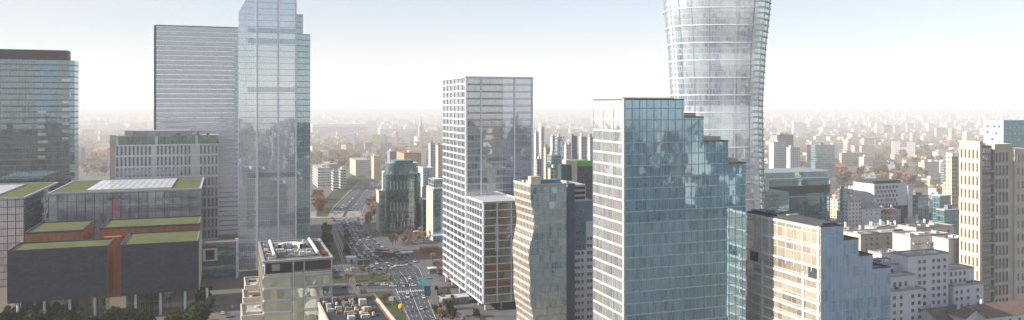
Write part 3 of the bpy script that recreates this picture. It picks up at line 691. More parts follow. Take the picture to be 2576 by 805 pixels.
# ================================================================ low green glass office, bottom left of centre
def green_office():
    D = 300; o = PX(664, D); W = lenB(664, D, 836); L = 47; z = 51.4
    t = thing('office_building', 'low greenish glass office with open roof frame, curved duct and rooftop machinery', 'office building', o, RZ); occupy(o, W, L)
    g = facade('green_glass', (.02, .06, .06), (.55, .50, .34), 4.5, 2.4, .12, .9, (.28, .28, .25), refl=.38, tint=(.8, .97, .95), wob=.2, bias=.0, slab_col=(.42, .40, .35), pv=.5)
    gl = facade('green_side_glass', (.12, .10, .07), (.5, .42, .3), 4.5, 2.4, .15, 1.2, (.5, .43, .33), refl=.25, tint=(1, .95, .85), wob=.06, bias=.1, slab_col=(.62, .54, .42))
    zl = z - 4.6
    mb = MB(); mb.wall((0, 0), (W, 0), 0, zl, 0); mb.wall((W, 0), (W, L), 0, z, 0); mb.wall((W, L), (0, L), 0, z, 0); mb.wall((0, L), (0, 0), 0, z, 1)
    mb.wall((0, 3.2), (W, 3.2), zl, z, 2); mb.poly([(0, 0, zl), (W, 0, zl), (W, 3.2, zl), (0, 3.2, zl)], 2)
    mb.poly([(0, 3.2, z - .2), (W, 3.2, z - .2), (W, L, z - .2), (0, L, z - .2)], 3)
    mb.build('glass_facade', [g, gl, M['darkbrown'], M['roofgrey']], t)
    mb = MB(); mb.box(-.4, W + .4, -.5, 1.1, z - .5, z + .3); mb.box(-.4, .4, 1.1, L, z - .3, z + .3); mb.box(W - .4, W + .4, 1.1, L, z - .3, z + .3); mb.box(.4, W - .4, L - .8, L, z - .3, z + .3); mb.build('roof_frame', M['framegrey'], t)
    for x in (.3, W * .42, W * .58, W - .3):
        mb = MB(); mb.tube((x, -.25, 0 if .3 < x < W - .5 else zl), (x, -.25, z - .6), .28, .28, 8); mb.build('column', M['steelpale'], t)
    mb = MB(); k = 4.5
    while k < zl: mb.box(.001, W * .40, -.35, .05, k + .2, k + 1.0); mb.box(W * .6, W, -.35, .05, k + .2, k + 1.0); k += 4.5
    mb.build('spandrel', M['palegrey'], t)
    mb = MB(); k = 4.5
    while k < z: mb.box(-.35, .05, .01, L, k - .35, k + .5); k += 4.5
    mb.build('side_band', M['cream'], t)
    mb = MB(); k = 2
    while k < L: mb.box(-.5, .04, k, k + .35, 0, z - .4); k += 5
    mb.build('side_fin', M['cream'], t)
    boxpart('beam', M['whitemetal'], t, 3.6, 4.4, 6, L - 6, z + .9, z + 1.8); boxpart('beam', M['whitemetal'], t, W - 5.4, W - 4.6, 6, L - 6, z + .9, z + 1.8)
    mb = MB(); n = 14
    for i in range(n):                              # curved duct
        a0, a1 = math.pi * i / n * 1.05, math.pi * (i + 1) / n * 1.05
        c = (W * .45, 24)
        p0 = (c[0] - 5 * math.cos(a0), c[1] + 6.5 * math.sin(a0)); p1 = (c[0] - 5 * math.cos(a1), c[1] + 6.5 * math.sin(a1))
        q0 = (c[0] - 3.6 * math.cos(a0), c[1] + 4.8 * math.sin(a0)); q1 = (c[0] - 3.6 * math.cos(a1), c[1] + 4.8 * math.sin(a1))
        mb.quad((*q0, z + 2.2), (*q1, z + 2.2), (*p1, z + 2.2), (*p0, z + 2.2)); mb.quad((*p1, z), (*p0, z), (*p0, z + 2.2), (*p1, z + 2.2)); mb.quad((*q0, z), (*q1, z), (*q1, z + 2.2), (*q0, z + 2.2))
    mb.build('curved_duct', M['whitemetal'], t)
    boxpart('plant_deck', M['roofgrey'], t, 4.6, W - 5.6, 7, L - 7, z - .15, z + .25); roof_kit(t, 1, 3.2, 4, L - 4, z - .1, 6, [M['midgrey'], M['roofpale']], 23, 1.2); roof_kit(t, W - 4, W - 1, 4, L - 4, z - .1, 6, [M['midgrey'], M['terracotta']], 24, 1.2)
    roof_kit(t, 5, W - 6, 7, 18, z + .25, 12, [M['palegrey'], M['cream'], M['midgrey'], M['teal2']], 21, 1.7)
    roof_kit(t, 5, W - 6, 26, L - 9, z + .25, 16, [M['palegrey'], M['cream'], M['midgrey'], M['beige']], 22, 2.0)
    boxpart('loggia_sign', M['cream'], t, 3, 6, 3.0, 3.25, zl + .4, zl + 2.8)
    # stepped beige annex at its left foot
    o2 = PX(606, 312); W2 = 13
    t = thing('office_annex', 'beige stepped annex with flat terraces at the left foot of the green glass office', 'office building', o2, RZ); occupy(o2, W2, 40)
    for (x0, x1, y0, y1, v, D) in ((0, 12.2, -14, 6, 790, 305), (1, 12.2, 6.05, 22, 752, 320), (2, 12.2, 22.05, 40, 722, 335)):
        zz = ZV(v, D)
        boxpart('wall', M['beige'], t, x0, x1, y0, y1, 0, zz)
        mb = MB(); parapet(mb, x0 - .1, x1, y0 - .1, y1 - .02, zz - .1, 1.0, .5); mb.build('parapet', M['cream'], t)
        boxpart('terrace_floor', M['roofpale'], t, x0 + .5, x1 - .5, y0 + .5, y1 - .6, zz, zz + .06)
        sp = [(x0 + 1.6 + 2.6 * i, y0, zz - 3.3 - 3.6 * j, 'f') for j in range(3) for i in range(4)]
        windows(t, sp, 1.4, 1.9, (M['pane'], M['beige']))
        roof_kit(t, x0 + 1.2, x1 - 2, y0 + 2, y1 - 3, zz + .06, 2, [M['palegrey'], M['roofgrey']], int(v), 1.3)
M['framegrey'] = plain('grey_roof_frame', (.30, .30, .30), .6, .12, .3)
M['steelpale'] = plain('pale_teal_steel', (.36, .45, .47), .4, .1, .3)
M['teal2'] = plain('dull_teal', (.12, .25, .25), .6, .1, .3)
green_office()
def front_roof_building():
    D = 300; o = PX(806, D); W = lenB(806, D, 956); z = 33.6
    o = loc2w(o, 0, -32)
    t = thing('office_building', 'low block with terracotta lined parapet and crowded rooftop machinery at the bottom edge', 'office building', o, RZ); occupy(o, W, 30)
    L = 45
    boxpart('wall', M['beige'], t, 0, W, 0, L, 0, z)
    mb = MB(); parapet(mb, -.3, W + .3, -.3, L + .3, z - .2, 1.5, .8); mb.build('parapet', M['cream'], t)
    boxpart('roof_lining', M['terracotta'], t, .51, W - .51, .51, L - .51, z, z + .5)
    boxpart('roof_deck', M['darkteal'], t, 1.6, W - 1.8, 1.6, L - 2, z + .5, z + .7)
    roof_kit(t, W * .3, W - 3, 10, 26, z + .7, 14, [M['palegrey'], M['terracotta'], M['beige'], M['darkteal']], 33, 1.6)
    roof_kit(t, 1.2, W * .75, 18, L - 3, z + .7, 34, [M['palegrey'], M['cream'], M['midgrey'], M['terracotta'], M['beige']], 31, 2.4)
    roof_kit(t, -5, 1, 6, 18, z - 2, 1, [M['beige']], 34, 2)
    windows(t, [(2 + 3 * i, 0, z - 5 - 4 * j, 'f') for j in range(3) for i in range(6)], 1.6, 2, (M['pane'], M['cream']))
M['darkteal'] = plain('dark_teal_deck', (.025, .045, .048), .7, .2, .4)
front_roof_building()
# ================================================================ round-cornered dark office and its neighbours beyond the junction
def dark_round_office():
    D = 684; o = PX(972, D); W = lenB(972, D, 1062); L = 22; z = ZV(440, D); zt = ZV(412, D)
    t = thing('office_building', 'dark green office with rounded top and staggered tall pale window slits', 'office building', o, RZ); occupy(o, W, L)
    c = 5.5; pts = []
    for (cx, cy, a) in ((W - c, c, -90), (W - c, L - c, 0), (c, L - c, 90), (c, c, 180)):
        for k in range(5): th = R(a + 22.5 * k); pts.append((cx + c * math.cos(th), cy + c * math.sin(th)))
    mb = MB(); mb.prism(pts, 0, z, 0, 1); mb.build('dark_wall', [M['darkgreen'], M['roofgrey']], t)
    ip = [(W / 2 + (x - W / 2) * .88, L / 2 + (y - L / 2) * .88) for x, y in pts]
    mb = MB(); mb.prism(ip, z, zt, 0, 0); mb.build('top_drum', M['topdrum'], t)
    jp = [(W / 2 + (x - W / 2) * .6, L / 2 + (y - L / 2) * .6) for x, y in pts]
    mb = MB(); mb.prism(jp, zt, zt + 2.2, 0, 0); mb.build('roof_drum', M['teal2'], t)
    rows = [(430, [0, 1, 2, 3, 4, 5, 6]), (470, [6.4]), (484, [0, 1, 2, 3, 4, 5, 6, 7]), (511, [.4, 2, 3.5, 6.5]), (534, [0, 1, 3, 4, 5, 6])]
    for v, idx in rows:
        zz = ZV(v + 21, D)
        for i in idx:
            x = 3.3 + i * 3.0
            if x > W - 3: continue
            boxpart('slit_window', M['slitpane'], t, x, x + .85, -.12, .05, zz - 9, zz - 1.8)
    boxpart('sign_panel', M['whitemetal'], t, 3.5, 9, 1.6, 1.9, z + .6, z + 2.6)
    D2 = 678; o2 = PX(1063, D2); W2 = lenB(1063, D2, 1087)
    t = thing('office_building', 'lower dark blue-green slab against the right side of the rounded dark office', 'office building', o2, RZ); occupy(o2, W2, 20)
    mb = MB(); mb.box(0.4, W2, 0, 20, 0, ZV(503, D2), 0, 1); mb.build('dark_wall', [M['darkgreen2'], M['roofgrey']], t)
    for k in range(4): boxpart('window_band', M['panedark'], t, 1, W2 - .6, -.08, .05, 6 + k * 5, 8.2 + k * 5)
    boxpart('entrance_canopy', M['whitemetal'], t, -8, -1, -3, -.1, 4, 4.7)
    D3 = 720; o3 = PX(1064, D3); W3 = lenB(1064, D3, 1088)
    t = thing('apartment_building', 'white sunlit block standing behind the dark rounded office', 'apartment building', o3, RZ); occupy(o3, W3, 24)
    boxpart('wall', M['white'], t, 0, W3, 0, 24, 0, ZV(424, D3)); mb = MB(); parapet(mb, -.2, W3 + .2, -.2, 24.2, ZV(424, D3), 1, .5); mb.build('parapet', M['whitemetal'], t)
    windows(t, [(2 + 3 * i, 0, ZV(424, D3) - 4 - 3.3 * j, 'f') for j in range(8) for i in range(2)], 1.3, 1.6, (M['pane'], M['white']))
    D4 = 650; o4 = PX(1090, D4); W4 = lenB(1090, D4, 1118)
    t = thing('office_building', 'teal and white glass block half hidden by the white gridded tower', 'office building', o4, RZ); occupy(o4, W4, 24)
    boxpart('glass_wall', M['tealgl'], t, .3, W4, 0, 24, 0, ZV(476, D4)); boxpart('upper_floors', M['tealgl2'], t, 1, W4, 2, 22, ZV(476, D4), ZV(452, D4)); boxpart('roof_slab', M['whitemetal'], t, .1, W4 + .1, -.4, 24, ZV(476, D4) + .02, ZV(476, D4) + .8)
    boxpart('pale_strip', M['paleblue'], t, W4 - 3, W4 - 1.6, -.3, -.02, 0, ZV(480, D4)); boxpart('entrance_canopy', M['paleblue'], t, -3, W4, -8, -.4, 5, 5.8)
    boxpart('stair_side', M['beige'], t, -.1, .29, .6, 24, 0, ZV(478, D4))
    D5 = 700; o5 = PX(953, D5); W5 = lenB(953, D5, 978)
    t = thing('office_building', 'tan sunlit office with pale glass bay left of the dark rounded office', 'office building', o5, RZ); occupy(o5, W5, 14)
    boxpart('wall', M['cream'], t, 0, W5, 0, 13, 0, ZV(482, D5)); boxpart('upper_storey', M['beige'], t, W5 * .55, W5, 1, 12, ZV(482, D5), ZV(432, D5))
    boxpart('glass_bay', M['pistache'], t, 1.0, W5 * .7, -.8, .05, 4, ZV(488, D5)); mb = MB(); parapet(mb, -.3, W5 * .54, -.3, 13.2, ZV(482, D5), .9, .5); mb.build('parapet', M['cream'], t)
    windows(t, [(W5 - 1.8, 0, 6 + 4 * j, 'f') for j in range(8)], 1.2, 2, (M['pane'], M['cream']))
M['darkgreen'] = facade('dark_green_wall', (.018, .05, .055), (.03, .075, .08), 4.5, 3.0, .15, .4, (.022, .05, .055), refl=.18, tint=(.7, .95, 1), wob=.03)
M['darkgreen2'] = plain('dark_blue_green_panel', (.02, .055, .07), .5, .2, .2)
M['topdrum'] = facade('drum_glass', (.04, .09, .09), (.12, .18, .17), 4.5, 3, .2, .3, (.14, .2, .2), refl=.3, wob=.03)
M['slitpane'] = pane_mat('pale_slit', (.38, .36, .33), (.62, .6, .58), refl=.15)
M['tealgl'] = facade('teal_block_glass', (.03, .09, .11), (.12, .22, .24), 3.8, 2.2, .15, .5, (.2, .3, .32), refl=.35, tint=(.7, .95, 1), wob=.05)
M['tealgl2'] = facade('teal_top_glass', (.1, .17, .18), (.45, .5, .5), 3.8, 2.2, .15, .5, (.5, .52, .52), refl=.35, tint=(.8, .95, 1), wob=.05)
M['paleblue'] = plain('pale_blue_metal', (.42, .58, .66), .4, .1, .3)
M['pistache'] = facade('pale_bay_glass', (.2, .22, .14), (.5, .5, .36), 4, 2, .2, .6, (.55, .5, .36), refl=.3, wob=.05)
dark_round_office()
# ================================================================ right foreground: white stepped apartments
def apt(label, u0, u1, D, vt, L, wins=None, wmat='white', base_v=None, terr=None, seed=0, roofm='roofpale', cols=None, balcony=False, side=None):
    o = PX(u0, D); W = lenB(u0, D, u1); z = ZV(vt, D)
    t = thing('apartment_building', label, 'apartment building', o, RZ, None); occupy(o, W, L)
    mb = MB(); mb.box(0, W, 0, L, 0, z, 0, 1, bottom=False); mb.build('wall', [M[wmat], M[roofm]], t)
    mb = MB(); parapet(mb, -.12, W + .12, -.12, L + .12, z - .05, .75, .35); mb.build('parapet', M['beigegrey'], t)
    sp = []; t_roof = t
    if cols:
        k = 0
        zz = z - 3.0
        while zz > 1 and k < 14:
            for f in cols: sp.append((W * f, 0, zz - .3, 'f'))
            zz -= 3.0; k += 1
        if side:
            zz = z - 3.3; k = 0
            while zz > 1 and k < 7:
                for f in side: sp.append((0, L * f, zz, 'l'))
                zz -= 3.0; k += 1
        windows(t, sp, 1.35, 1.5, (M['panedark'], M['white']))
    roof_kit(t, 1, W - 2, 1.5, L - 3, z, 4, [M['palegrey'], M['white'], M['roofgrey']], seed, 1.3)
    if balcony:
        for (f0, f1, dz) in balcony:
            boxpart('balcony', M['beigegrey'], t, W * f0, W * f1, -1.3, -.02, z - dz, z - dz + .95)
    return t, o, W, z
M['beigegrey'] = plain('grey_beige_coping', (.36, .34, .32), .8, .1, .3)
M['white2'] = plain('shaded_white_render', (.55, .55, .58), .75, .06, .2)  # white render with shade put into its colour
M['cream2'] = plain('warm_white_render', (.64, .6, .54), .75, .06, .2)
t, o, W, z = apt('white apartment block with stepped roof terraces just right of the blue stepped front', 2239, 2322, 325, 735, 8, cols=(.13, .33, .68, .88), seed=1)
mb = MB(); mb.box(1.0, W - 1, 3.2, 9, z, z + 5.2, 0, 1, bottom=False); mb.build('penthouse', [M['white'], M['roofpale']], t)
mb = MB(); parapet(mb, .8, W - .8, 3.0, 9.1, z + 5.2, .6, .3); mb.build('parapet', M['beigegrey'], t)
windows(t, [(1 + 1.6 + 3 * i, 3.2, z + 1, 'f') for i in range(4)], 1.3, 2.0, (M['panedark'], M['white']))
boxpart('glass_stair', M['tealgl'], t, W - .01, W + 1.6, 3, 6, 0, z - 8)
t, o, W, z = apt('tall white apartment wall with paired windows in the middle of the white cluster', 2284, 2386, 338, 646, 9, cols=(.28, .40, .62, .75, .90), seed=2)
t, o, W, z = apt('white wing with tiny square windows tucked behind the stepped blue front', 2226, 2284, 340, 668, 12, cols=(.3, .65), seed=3)
t, o, W, z = apt('small white corner block with set-back top floor in front of the beige tower', 2399, 2474, 345, 721, 12, cols=(.10, .26, .48, .80), seed=4)
mb = MB(); mb.box(.6, W - 2, 3, 12, z, z + 6.4, 0, 1, bottom=False); mb.build('penthouse', [M['white'], M['roofpale']], t)
mb = MB(); parapet(mb, .5, W - 1.9, 2.9, 12.1, z + 6.4, .6, .3); mb.build('parapet', M['beigegrey'], t)
windows(t, [(2 + 2.6 * i, 3, z + .8 + 3 * j, 'f') for j in range(2) for i in range(4)], 1.2, 1.7, (M['panedark'], M['white']))
t, o, W, z = apt('white linking block with rows of windows between the tall white wall and the corner block', 2370, 2402, 352, 683, 12, cols=(.3, .7), seed=5)
t, o, W, z = apt('large pale apartment block with blank grey end wall behind the white cluster', 2290, 2388, 425, 596, 12, cols=(.1, .22, .45, .58, .78), seed=6, wmat='cream2', balcony=[(.05, .3, 4), (.4, .62, 4), (.66, .98, 7)])
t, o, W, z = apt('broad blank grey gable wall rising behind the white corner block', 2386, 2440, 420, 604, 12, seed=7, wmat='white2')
t, o, W, z = apt('cream apartment block with balconies at the back left of the white cluster', 2218, 2270, 400, 640, 9, cols=(.5, .72, .93), seed=8, wmat='cream2', balcony=[(.02, .35, 3.5), (.02, .35, 6.5), (.02, .35, 9.5)], side=(.3, .7))
t, o, W, z = apt('long low cream block with flat roof behind the apartment cluster', 2165, 2300, 455, 592, 14, cols=(.1, .2, .3, .5, .6, .8, .9), seed=9, wmat='cream')
t, o, W, z = apt('low pale block with cluttered roof right of the long cream block', 2305, 2400, 480, 575, 14, cols=(.15, .4, .6, .85), seed=10, wmat='cream2', roofm='brownroof')
def gabled(label, u0, u1, D, ve, vr, L, wall='white', roof='brownroof', cols=None, name='house', rz=RZ, cat='house', group=None, across=False):
    o = PX(u0, D); W = lenB(u0, D, u1); ze, zr = ZV(ve, D), ZV(vr, D)
    t = thing(name, label, cat, o, rz, group); occupy(o, W, L)
    mb = MB(); mb.box(0, W, 0, L, 0, ze, 0, bottom=False)
    if across: mb.v += [(0, 0, ze), (W, 0, ze), (W / 2, 0, zr), (0, L, ze), (W, L, ze), (W / 2, L, zr)]; n = len(mb.v); mb.f += [(n - 6, n - 5, n - 4), (n - 2, n - 3, n - 1)]; mb.mi += [0, 0]; mb.uv += [(0, ze), (W, ze), (W / 2, zr)] * 2
    else: mb.v += [(0, L, ze), (0, 0, ze), (0, L / 2, zr), (W, 0, ze), (W, L, ze), (W, L / 2, zr)]; n = len(mb.v); mb.f += [(n - 6, n - 5, n - 4), (n - 3, n - 2, n - 1)]; mb.mi += [0, 0]; mb.uv += [(0, ze), (L, ze), (L / 2, zr)] * 2
    mb.build('wall', M[wall], t)
    mb = MB(); e = .5
    if across:
        mb.quad((-e, -e, ze - .2), (W / 2, -e, zr + .2), (W / 2, L + e, zr + .2), (-e, L + e, ze - .2)); mb.quad((W / 2, -e, zr + .2), (W + e, -e, ze - .2), (W + e, L + e, ze - .2), (W / 2, L + e, zr + .2))
    else:
        mb.quad((-e, -e, ze - .2), (W + e, -e, ze - .2), (W + e, L / 2, zr + .2), (-e, L / 2, zr + .2)); mb.quad((-e, L / 2, zr + .2), (W + e, L / 2, zr + .2), (W + e, L + e, ze - .2), (-e, L + e, ze - .2))
    rf = mb.build('roof', M[roof], t)
    boxpart('chimney', M['white'], rf, W * .3, W * .3 + .9, L * .6, L * .6 + .9, ze, zr + 1.3)
    if cols: windows(t, [(W * f, 0, ze - 2.8 - 3 * j, 'f') for j in range(2) for f in cols], 1.2, 1.4, (M['panedark'], M['white']))
    return t
gabled('long brown roofed house with white end wall at the bottom right edge', 2480, 2600, 318, 800, 779, 14, cols=(.1, .3, .5, .7), name='townhouse')
gabled('brown roofed house with white gable front at the bottom edge below the white apartments', 2362, 2432, 322, 808, 787, 13, across=False, name='townhouse')
gabled('white gabled dormer house between two brown roofs at the bottom right', 2430, 2478, 319, 800, 784, 10, across=True, cols=(.3, .7), name='townhouse')
# ---- beige tower at the right edge
def beige_tower():
    D = 395; o = PX(2465, D); z = ZV(360, D); Ls = lenA(2465, D, 2413)
    t = thing('apartment_tower', 'tall beige stone tower with rows of slim windows at the right edge', 'apartment tower', o, RZ); occupy(o, 34, 24)
    W2 = lenB(2465, D, 2507); W3 = lenB(2465, D, 2553); W4 = W3 + 16; w1 = 1.6
    mb = MB(); mb.box(0, w1, 0, Ls, 0, z, 0, 1); mb.box(w1 + .002, W2, Ls * .5, Ls - .02, 0, z - .4, 0, 1); mb.build('left_wing', [M['cream'], M['roofpale']], t)
    mb = MB(); mb.box(w1 + .01, W2 - .01, 2.2, Ls * .5 - .01, 0, ZV(372, D + 4), 0, 1); mb.build('recessed_bay', [M['recess'], M['roofgrey']], t)
    boxpart('recess_roof_house', M['midgrey'], t, w1 + .6, W2 - .6, 2.8, Ls * .5 - .5, ZV(372, D + 4), ZV(372, D + 4) + 1.2)
    z2 = ZV(368, D + 6)
    mb = MB(); mb.box(W2, W3, 1.0, 20, 0, z2, 0, 1); mb.build('right_wing', [M['beige'], M['roofpale']], t)
    mb = MB(); mb.box(W3 + .002, W4, .2, 19.9, 0, z2 - 1.5, 0, 1); mb.build('end_wing', [M['cream'], M['roofpale']], t)
    mb = MB(); mb.box(-.3, w1 + .3, -.3, Ls + .3, z, z + .9); mb.build('cornice', M['cream'], t)
    mb = MB(); parapet(mb, W2 - .1, W3 + .1, .8, 20.21, z2, 1.2, .5); mb.build('cornice', M['cream'], t)
    fh = 6.7; sp = []; zz = z - 3.2
    while zz - fh > 0:
        for i in range(5): sp.append((0, Ls * (.12 + .19 * i), zz - 4.6, 'l'))
        zz -= fh
    windows(t, sp, .85, 4.4, (M['panedark'], M['cream']), fr=.12)
    sp = []; zz = z2 - 3
    while zz - fh > 0:
        for i in range(4): sp.append((W2 + 1.1 + 2.4 * i, 1.0, zz - 4.9, 'f'))
        zz -= fh
    windows(t, sp, 1.25, 4.9, (M['panedark'], M['beige']), fr=.15)
    sp = [(W3 + 2.6 + 3 * i, .2, z2 - 8 - fh * j, 'f') for j in range(11) for i in range(3)]
    windows(t, sp, 1.2, 3.6, (M['pane'], M['cream']), fr=.15)
    for j in range(13): boxpart('balcony', M['recess2'], t, w1 + .1, W2 - .1, 1.0, 2.18, 5 + j * 6.0, 6.1 + j * 6.0)
M['recess'] = facade('recess_wall', (.08, .085, .08), (.34, .32, .26), 3.3, 2.0, .5, .9, (.30, .28, .25), refl=.2, wob=.05)
M['recess2'] = plain('balcony_front', (.33, .33, .31), .7, .1, .3)
beige_tower()
# ================================================================ middle distance, each building placed by survey
W_white = hashed_wall('far_white_wall', [(.72, .70, .68), (.60, .60, .62), (.70, .66, .6)], floor=3.2, bay=3.4, ww=.42, wh=.45)
W_cream = hashed_wall('far_cream_wall', [(.66, .55, .40), (.58, .50, .38), (.70, .62, .48)], floor=3.2, bay=3.2, ww=.4, wh=.45)
W_grey = hashed_wall('far_grey_wall', [(.36, .36, .38), (.28, .29, .31), (.46, .45, .45)], floor=3.2, bay=3.0, ww=.5, wh=.45)
W_ochre = hashed_wall('far_ochre_wall', [(.55, .34, .16), (.50, .36, .22), (.46, .28, .16)], floor=3.2, bay=3.2, ww=.4, wh=.4)
W_glass = facade('far_glass_wall', (.06, .12, .15), (.24, .32, .36), 3.6, 2.4, .2, .7, (.34, .42, .46), refl=.35, tint=(.8, .95, 1), wob=.05)
M['band'] = facade('banded_wall', (.05, .06, .07), (.2, .22, .24), 3.6, 3.2, .5, 1.9, (.62, .62, .63), refl=.25, slab_col=(.7, .7, .7))
M.update(fw=W_white, fc=W_cream, fg=W_grey, fo=W_ochre, fgl=W_glass)
def flat(label, u0, u1, D, vt, L, wall='fw', roof='roofpale', cat='building', name='building', house=True, rz=RZ, group=None, seed=0):
    uc = u0 + .3 * (u1 - u0) if u0 > 600 else u0         # left flank and front share the span on the right of the vanishing point
    if u0 > 600: L = max(6, lenA(uc, D, u0))
    o = PX(uc, D); W = lenB(uc, D, u1); z = ZV(vt, D)
    t = thing(name, label, cat, o, rz, group); occupy(o, W, L)
    mb = MB(); mb.box(0, W, 0, L, 0, z, 0, bottom=False); mb.build('wall', M[wall], t)
    mb = MB(); mb.box(-.3, W + .3, -.3, L + .3, z, z + .6, 0); rf = mb.build('roof', M[roof], t)
    if house:
        rn = random.Random(seed + int(u0) * 7 + int(vt))
        for k in range(2 if W > 25 else 1):
            a = rn.uniform(.1, .6); w = min(W * .3, rn.uniform(4, 9))
            boxpart('roof_house', M[rn.choice(['fgplain', 'white', 'palegrey'])], rf, W * a, W * a + w, L * .3, L * .3 + min(7, L * .5), z + .6, z + rn.uniform(2.6, 4.0))
    return t
M['fgplain'] = M['midgrey']
flat('low white building with stepped storeys left of the wide road beyond the junction', 786, 832, 1080, 424, 30, 'band', seed=1)
flat('white block with horizontal window bands left of the far road', 833, 850, 1040, 432, 26, 'band')
flat('slim white block with banded windows nearest the far road', 852, 871, 1060, 428, 24, 'band')
flat('pale block with blue-grey glazing between the white banded blocks', 812, 850, 1130, 414, 22, 'fgl')
flat('small tan square block above the far end of the road', 934, 957, 1190, 394, 22, 'fc')
flat('ochre yellow block above the rounded dark office', 998, 1060, 1130, 386, 40, 'fo', roof='terracotta')
flat('grey block behind the left shoulder of the rounded dark office', 974, 996, 1060, 382, 30, 'fg')
flat('tall pale sunlit slab left of the white gridded tower', 1078, 1094, 900, 362, 40, 'fw')
flat('pinkish slab beside the white gridded tower', 1096, 1116, 1000, 366, 30, 'fc')
flat('low beige hall in front of the ochre block', 880, 930, 1260, 404, 30, 'fc', house=False)
# cluster between the gridded tower and the stepped tower
flat('white high-rise slab with bright top left in the cluster behind the gridded tower', 1345, 1354, 960, 335, 34, 'fw', name='apartment_tower', cat='apartment tower')
flat('tallest white slab of the cluster behind the gridded tower', 1358, 1369, 985, 322, 30, 'fw', name='apartment_tower', cat='apartment tower')
flat('cream stepped block in front of the tallest white slab', 1368, 1384, 870, 372, 22, 'fc', name='apartment_tower', cat='apartment tower')
flat('white tower with cream flank in the middle of the cluster', 1386, 1398, 900, 344, 26, 'fw', name='apartment_tower', cat='apartment tower')
flat('blue glass block in the middle of the apartment cluster', 1396, 1418, 880, 346, 24, 'fgl', name='apartment_tower', cat='apartment tower')
flat('pale blue lower block with banded floors in front of the blue glass block', 1376, 1412, 800, 392, 22, 'fgl', name='apartment_tower', cat='apartment tower')
flat('white balcony tower right of the blue glass block', 1420, 1434, 850, 366, 20, 'fw', name='apartment_tower', cat='apartment tower')
flat('grey slab with bright cube on its roof in the apartment cluster', 1432, 1452, 905, 343, 24, 'fg', name='apartment_tower', cat='apartment tower')
t = flat('pale apartment tower with dark balcony column beside the stepped tower', 1456, 1476, 840, 345, 24, 'fw', name='apartment_tower', cat='apartment tower')
t = flat('pale apartment tower touching the left edge of the stepped tower', 1479, 1496, 850, 346, 24, 'fw', name='apartment_tower', cat='apartment tower')
flat('dark domed block low in front of the white slabs', 1346, 1362, 760, 402, 18, 'fg')
def green_top():
    D = 640; o = PX(1452, D); W = lenB(1452, D, 1500); z = ZV(406, D)
    t = thing('office_building', 'dark office block with bright green roof panel and white side piers', 'office building', o, RZ); occupy(o, W, 24)
    boxpart('dark_wall', M['darkgrey2'], t, 0, W - 3.5, 0, 24, 0, z - 4); boxpart('green_panel', M['greenpanel'], t, -.1, W - 3.4, -.2, 24, z - 4 + .02, z)
    boxpart('white_pier', M['white'], t, W - 3.4, W + 1, -.5, 24, 0, z - 4.4); boxpart('cream_pier', M['cream'], t, -4.5, -.12, -.3, 20, 0, z + .5)
    boxpart('side_block', M['tealdark'], t, -8.5, -4.6, 1, 20, 0, z - 3)
    windows(t, [(3 + 3 * i, 0, z - 9 - 3.6 * j, 'f') for j in range(6) for i in range(3)], 1.5, 1.6, (M['panedark'], M['darkgrey2']))
M['darkgrey2'] = plain('navy_panel', (.05, .065, .09), .6, .15, .2)
M['tealdark'] = plain('dark_teal_panel', (.04, .1, .1), .6, .15, .2)
green_top()
flat('low white house with flat roof in front of the apartment cluster', 1408, 1426, 700, 425, 14, 'fw')
flat('low cream house left of the flat white house in the apartment cluster', 1378, 1400, 690, 424, 14, 'fc', roof='teal2')
# right middle distance
def round_hall():
    D = 690; o = PX(1928, D); W = lenB(1928, D, 2108); z = ZV(436, D); L = 44
    t = thing('office_building', 'broad blue-green glass hall with curved corner and banded floors behind the sunlit flank', 'office building', o, RZ); occupy(o, W, L)
    c = 16; pts = [(0, 0)]
    for k in range(7): th = R(-90 + 15 * k); pts.append((W - c + c * math.cos(th), c + c * math.sin(th)))
    pts += [(W, L), (0, L)]
    mb = MB(); mb.prism(pts, 0, z - 6, 0, 1); mb.build('glass_wall', [M['roundgl'], M['roofgrey']], t)
    ip = [(x * .985 + .3, y * .97 + 1.5) for x, y in pts]
    mb = MB(); mb.prism(ip, z - 6, z, 0, 1); mb.build('upper_storey', [M['roundtop'], M['roofpale2']], t)
    op = [(x * 1.012 - .4, y * 1.02 - .9) for x, y in pts]
    for zz in (z - 6.1, z - 22): mb = MB(); mb.prism(op, zz, zz + .9, 0, 0, True); mb.build('floor_band', M['palegreen'], t)
    mb = MB(); mb.prism([(x * 1.003, y * 1.003 - .3) for x, y in pts], z - 19, z - 12, 0, 0, True); mb.build('brown_band', M['darkbrown'], t)
    o2 = PX(1884, 640); W2 = lenB(1884, 640, 1985)
    t = thing('office_building', 'lower pale blue glass wing in front of the curved blue-green hall', 'office building', o2, RZ); occupy(o2, W2, 30)
    mb = MB(); mb.box(0, W2, 0, 30, 0, ZV(487, 640), 0, 1); mb.build('glass_wall', [M['tealgl'], M['roofpale2']], t)
    mb = MB(); mb.box(0, W2 * .62, 6, 28, ZV(487, 640), ZV(455, 640), 0, 1); mb.build('upper_storey', [M['paleglass'], M['roofpale2']], t)
    windows(t, [(2 + 2.4 * i, 0, ZV(487, 640) - 4 - 4 * j, 'f') for j in range(3) for i in range(12)], 1.2, 2.2, (M['panedark'], M['paleblue']))
M['roundgl'] = facade('round_hall_glass', (.025, .08, .10), (.10, .19, .21), 4.4, 2.2, .12, .6, (.13, .22, .24), refl=.35, tint=(.65, .9, .95), wob=.04)
M['roundtop'] = facade('round_top_glass', (.08, .16, .19), (.2, .29, .32), 6, 3, .12, .4, (.26, .36, .4), refl=.35, tint=(.75, .92, 1), wob=.03)
M['paleglass'] = facade('pale_wing_glass', (.22, .3, .36), (.5, .55, .6), 4, 2.4, .12, .6, (.5, .56, .62), refl=.4, tint=(.85, .95, 1), wob=.04)
M['palegreen'] = plain('pale_green_metal', (.34, .46, .46), .5, .1, .2)
